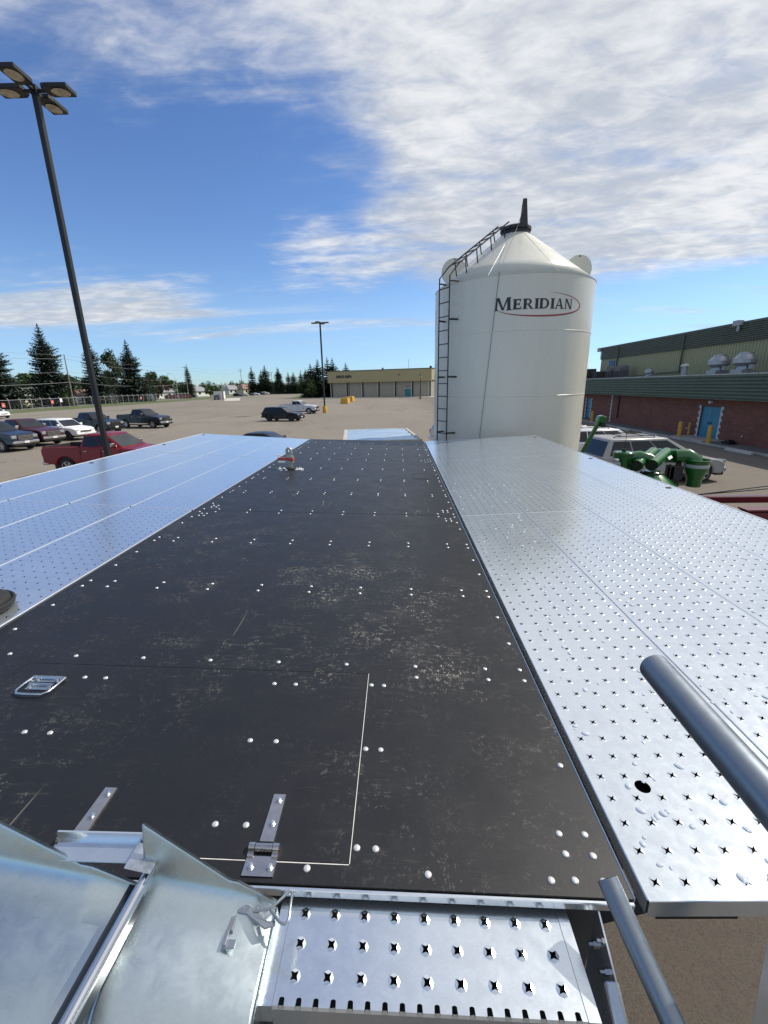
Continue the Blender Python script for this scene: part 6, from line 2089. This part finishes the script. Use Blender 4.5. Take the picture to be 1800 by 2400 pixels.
# ------------------------------------------------------------------ chain link fence
def fence():
    t = thing('chain_link_fence', 'long chain link fence on the grass edge with red warning signs', 'fence', (0, 0, 0))
    a, b = Vector((-84.5, 88, 0)), Vector((-90.5, 190, 0))
    n = 32
    P = [a.lerp(b, i / n) for i in range(n + 1)]
    H = 2.35
    for p in P:
        mb = MB(); mb.tube([p, p + Vector((0, 0, H)), p + Vector((-0.32, 0, H + 0.36))], 0.05, 6); mb.build('post', CHAINLINK, t)
    mb = MB(); mb.tube([a + Vector((0, 0, H)), b + Vector((0, 0, H))], 0.035, 6); mb.build('top_rail', CHAINLINK, t)
    mb = MB()
    d = (b - a).normalized()
    L = (b - a).length
    s_ = 0.45
    for i in range(int(L / s_)):
        p = a + d * i * s_
        for e in (1, -1):
            q = p + d * H * 0.75 * e
            if 0 <= (q - a).dot(d) <= L:
                w = d * 0.0035
                mb.quad(p - w, p + w, q + w + Vector((0, 0, H)), q - w + Vector((0, 0, H)))
    o = mb.build('wire_mesh', CHAINLINK, t, fix=False); o['kind'] = 'stuff'
    for k, (y, z, m_) in enumerate(((92.6, 1.35, SIGNRED), (107.4, 1.55, SIGNRED), (110.6, 1.85, SIGNWHITE), (126.5, 1.5, SIGNRED), (150.0, 1.4, SIGNRED), (164, 1.5, SIGNWHITE))):
        x = -84.5 - 6.0 * (y - 88) / 102
        mb = MB(); mb.box(x + 0.06, x + 0.09, y - 0.40, y + 0.40, z - 0.45, z + 0.45); sg = mb.build('sign', m_, t)
        if m_ is SIGNRED:
            mb = MB(); mb.box(x + 0.091, x + 0.10, y - 0.28, y + 0.28, z - 0.12, z + 0.02); mb.build('sign_band', SIGNWHITE, sg)
fence()

# ------------------------------------------------------------------ utility poles, street light and wires
def upole(x, y, h, label, arms=1, lean=0.0, rot=0.0):
    t = thing('utility_pole', label, 'utility pole', (x, y, 0), rot, 'wooden utility poles')
    mb = MB(); mb.tube([(0, 0, 0), (lean, 0, h)], [0.19, 0.12], 9); mb.build('pole', WOOD, t, smooth=50)
    for k in range(arms):
        z = h - 0.35 - 1.1 * k
        mb = MB(); mb.box(-1.2 + lean, 1.2 + lean, -0.07, 0.07, z, z + 0.14); c = mb.build('crossarm', WOOD, t)
        mb = MB()
        for xx in (-1.05, -0.45, 0.45, 1.05):
            mb.lathe([(0.05, z + 0.14), (0.07, z + 0.24), (0.03, z + 0.32)], 7, Matrix.Translation((xx + lean, 0, 0)))
        mb.build('insulator', MOTORGREY, c)
    return t
upole(-90.4, 121.0, 13.6, 'leaning wooden utility pole right of the tallest spruce', 0, 0.2)
upole(-95.2, 200.0, 13.7, 'wooden utility pole before the lone slim spruce', 1)
upole(-102.5, 292.0, 16.0, 'far wooden utility pole with crossarms left of the conifer row', 2)
upole(-83.4, 296.0, 13.9, 'wooden utility pole within the far conifer row', 1)
upole(-67.5, 286.0, 11.0, 'short utility pole behind the cargo trailer', 0)
upole(-62.8, 158.0, 5.9, 'short dark post beside the parked van', 0)
t = thing('street_light', 'bent-arm street light near the far wooden pole', 'street light', (-93.0, 186.0, 0))
mb = MB(); mb.tube([(0, 0, 0), (0, 0, 8.0), (-0.6, 0, 9.6), (-1.6, 0, 10.3), (-2.6, 0, 10.4)], [0.10, 0.08, 0.06, 0.05, 0.05], 8); mb.build('post', CHAINLINK, t, smooth=60)
mb = MB(); mb.box(-3.3, -2.5, -0.14, 0.14, 10.32, 10.50); mb.build('lamp_head', MOTORGREY, t, bevel=0.04)
def wire(a, b, sag, r, label):
    mb = MB()
    a, b = Vector(a), Vector(b)
    pts = [a.lerp(b, i / 16) + Vector((0, 0, -4 * sag * (i / 16) * (1 - i / 16))) for i in range(17)]
    mb.tube(pts, r, 4)
    o = mb.build('power_line', WIRE, None)
    tag(o, label, 'power line', 'overhead wires along the street')
P1, P2, P3, P0 = (-90.2, 121.0), (-95.2, 200.0), (-102.5, 292.0), (-86.0, 42.0)
for z1, z2, z3, s_, lb, r_ in ((13.5, 13.6, 15.9, 1.0, 'topmost', 0.022), (12.5, 12.4, 14.6, 1.3, 'second', 0.030), (9.2, 9.0, 9.5, 1.5, 'third', 0.022), (6.4, 6.6, 7.6, 1.1, 'lowest', 0.040)):
    wire((*P0, z1), (*P1, z1), s_, r_, '%s overhead wire left of the leaning utility pole' % lb)
    wire((*P1, z1), (*P2, z2), s_ * 1.1, r_, '%s overhead wire between the leaning pole and the next pole' % lb)
    wire((*P2, z2), (*P3, z3), s_ * 1.1, r_, '%s overhead wire from the second pole to the far pole' % lb)
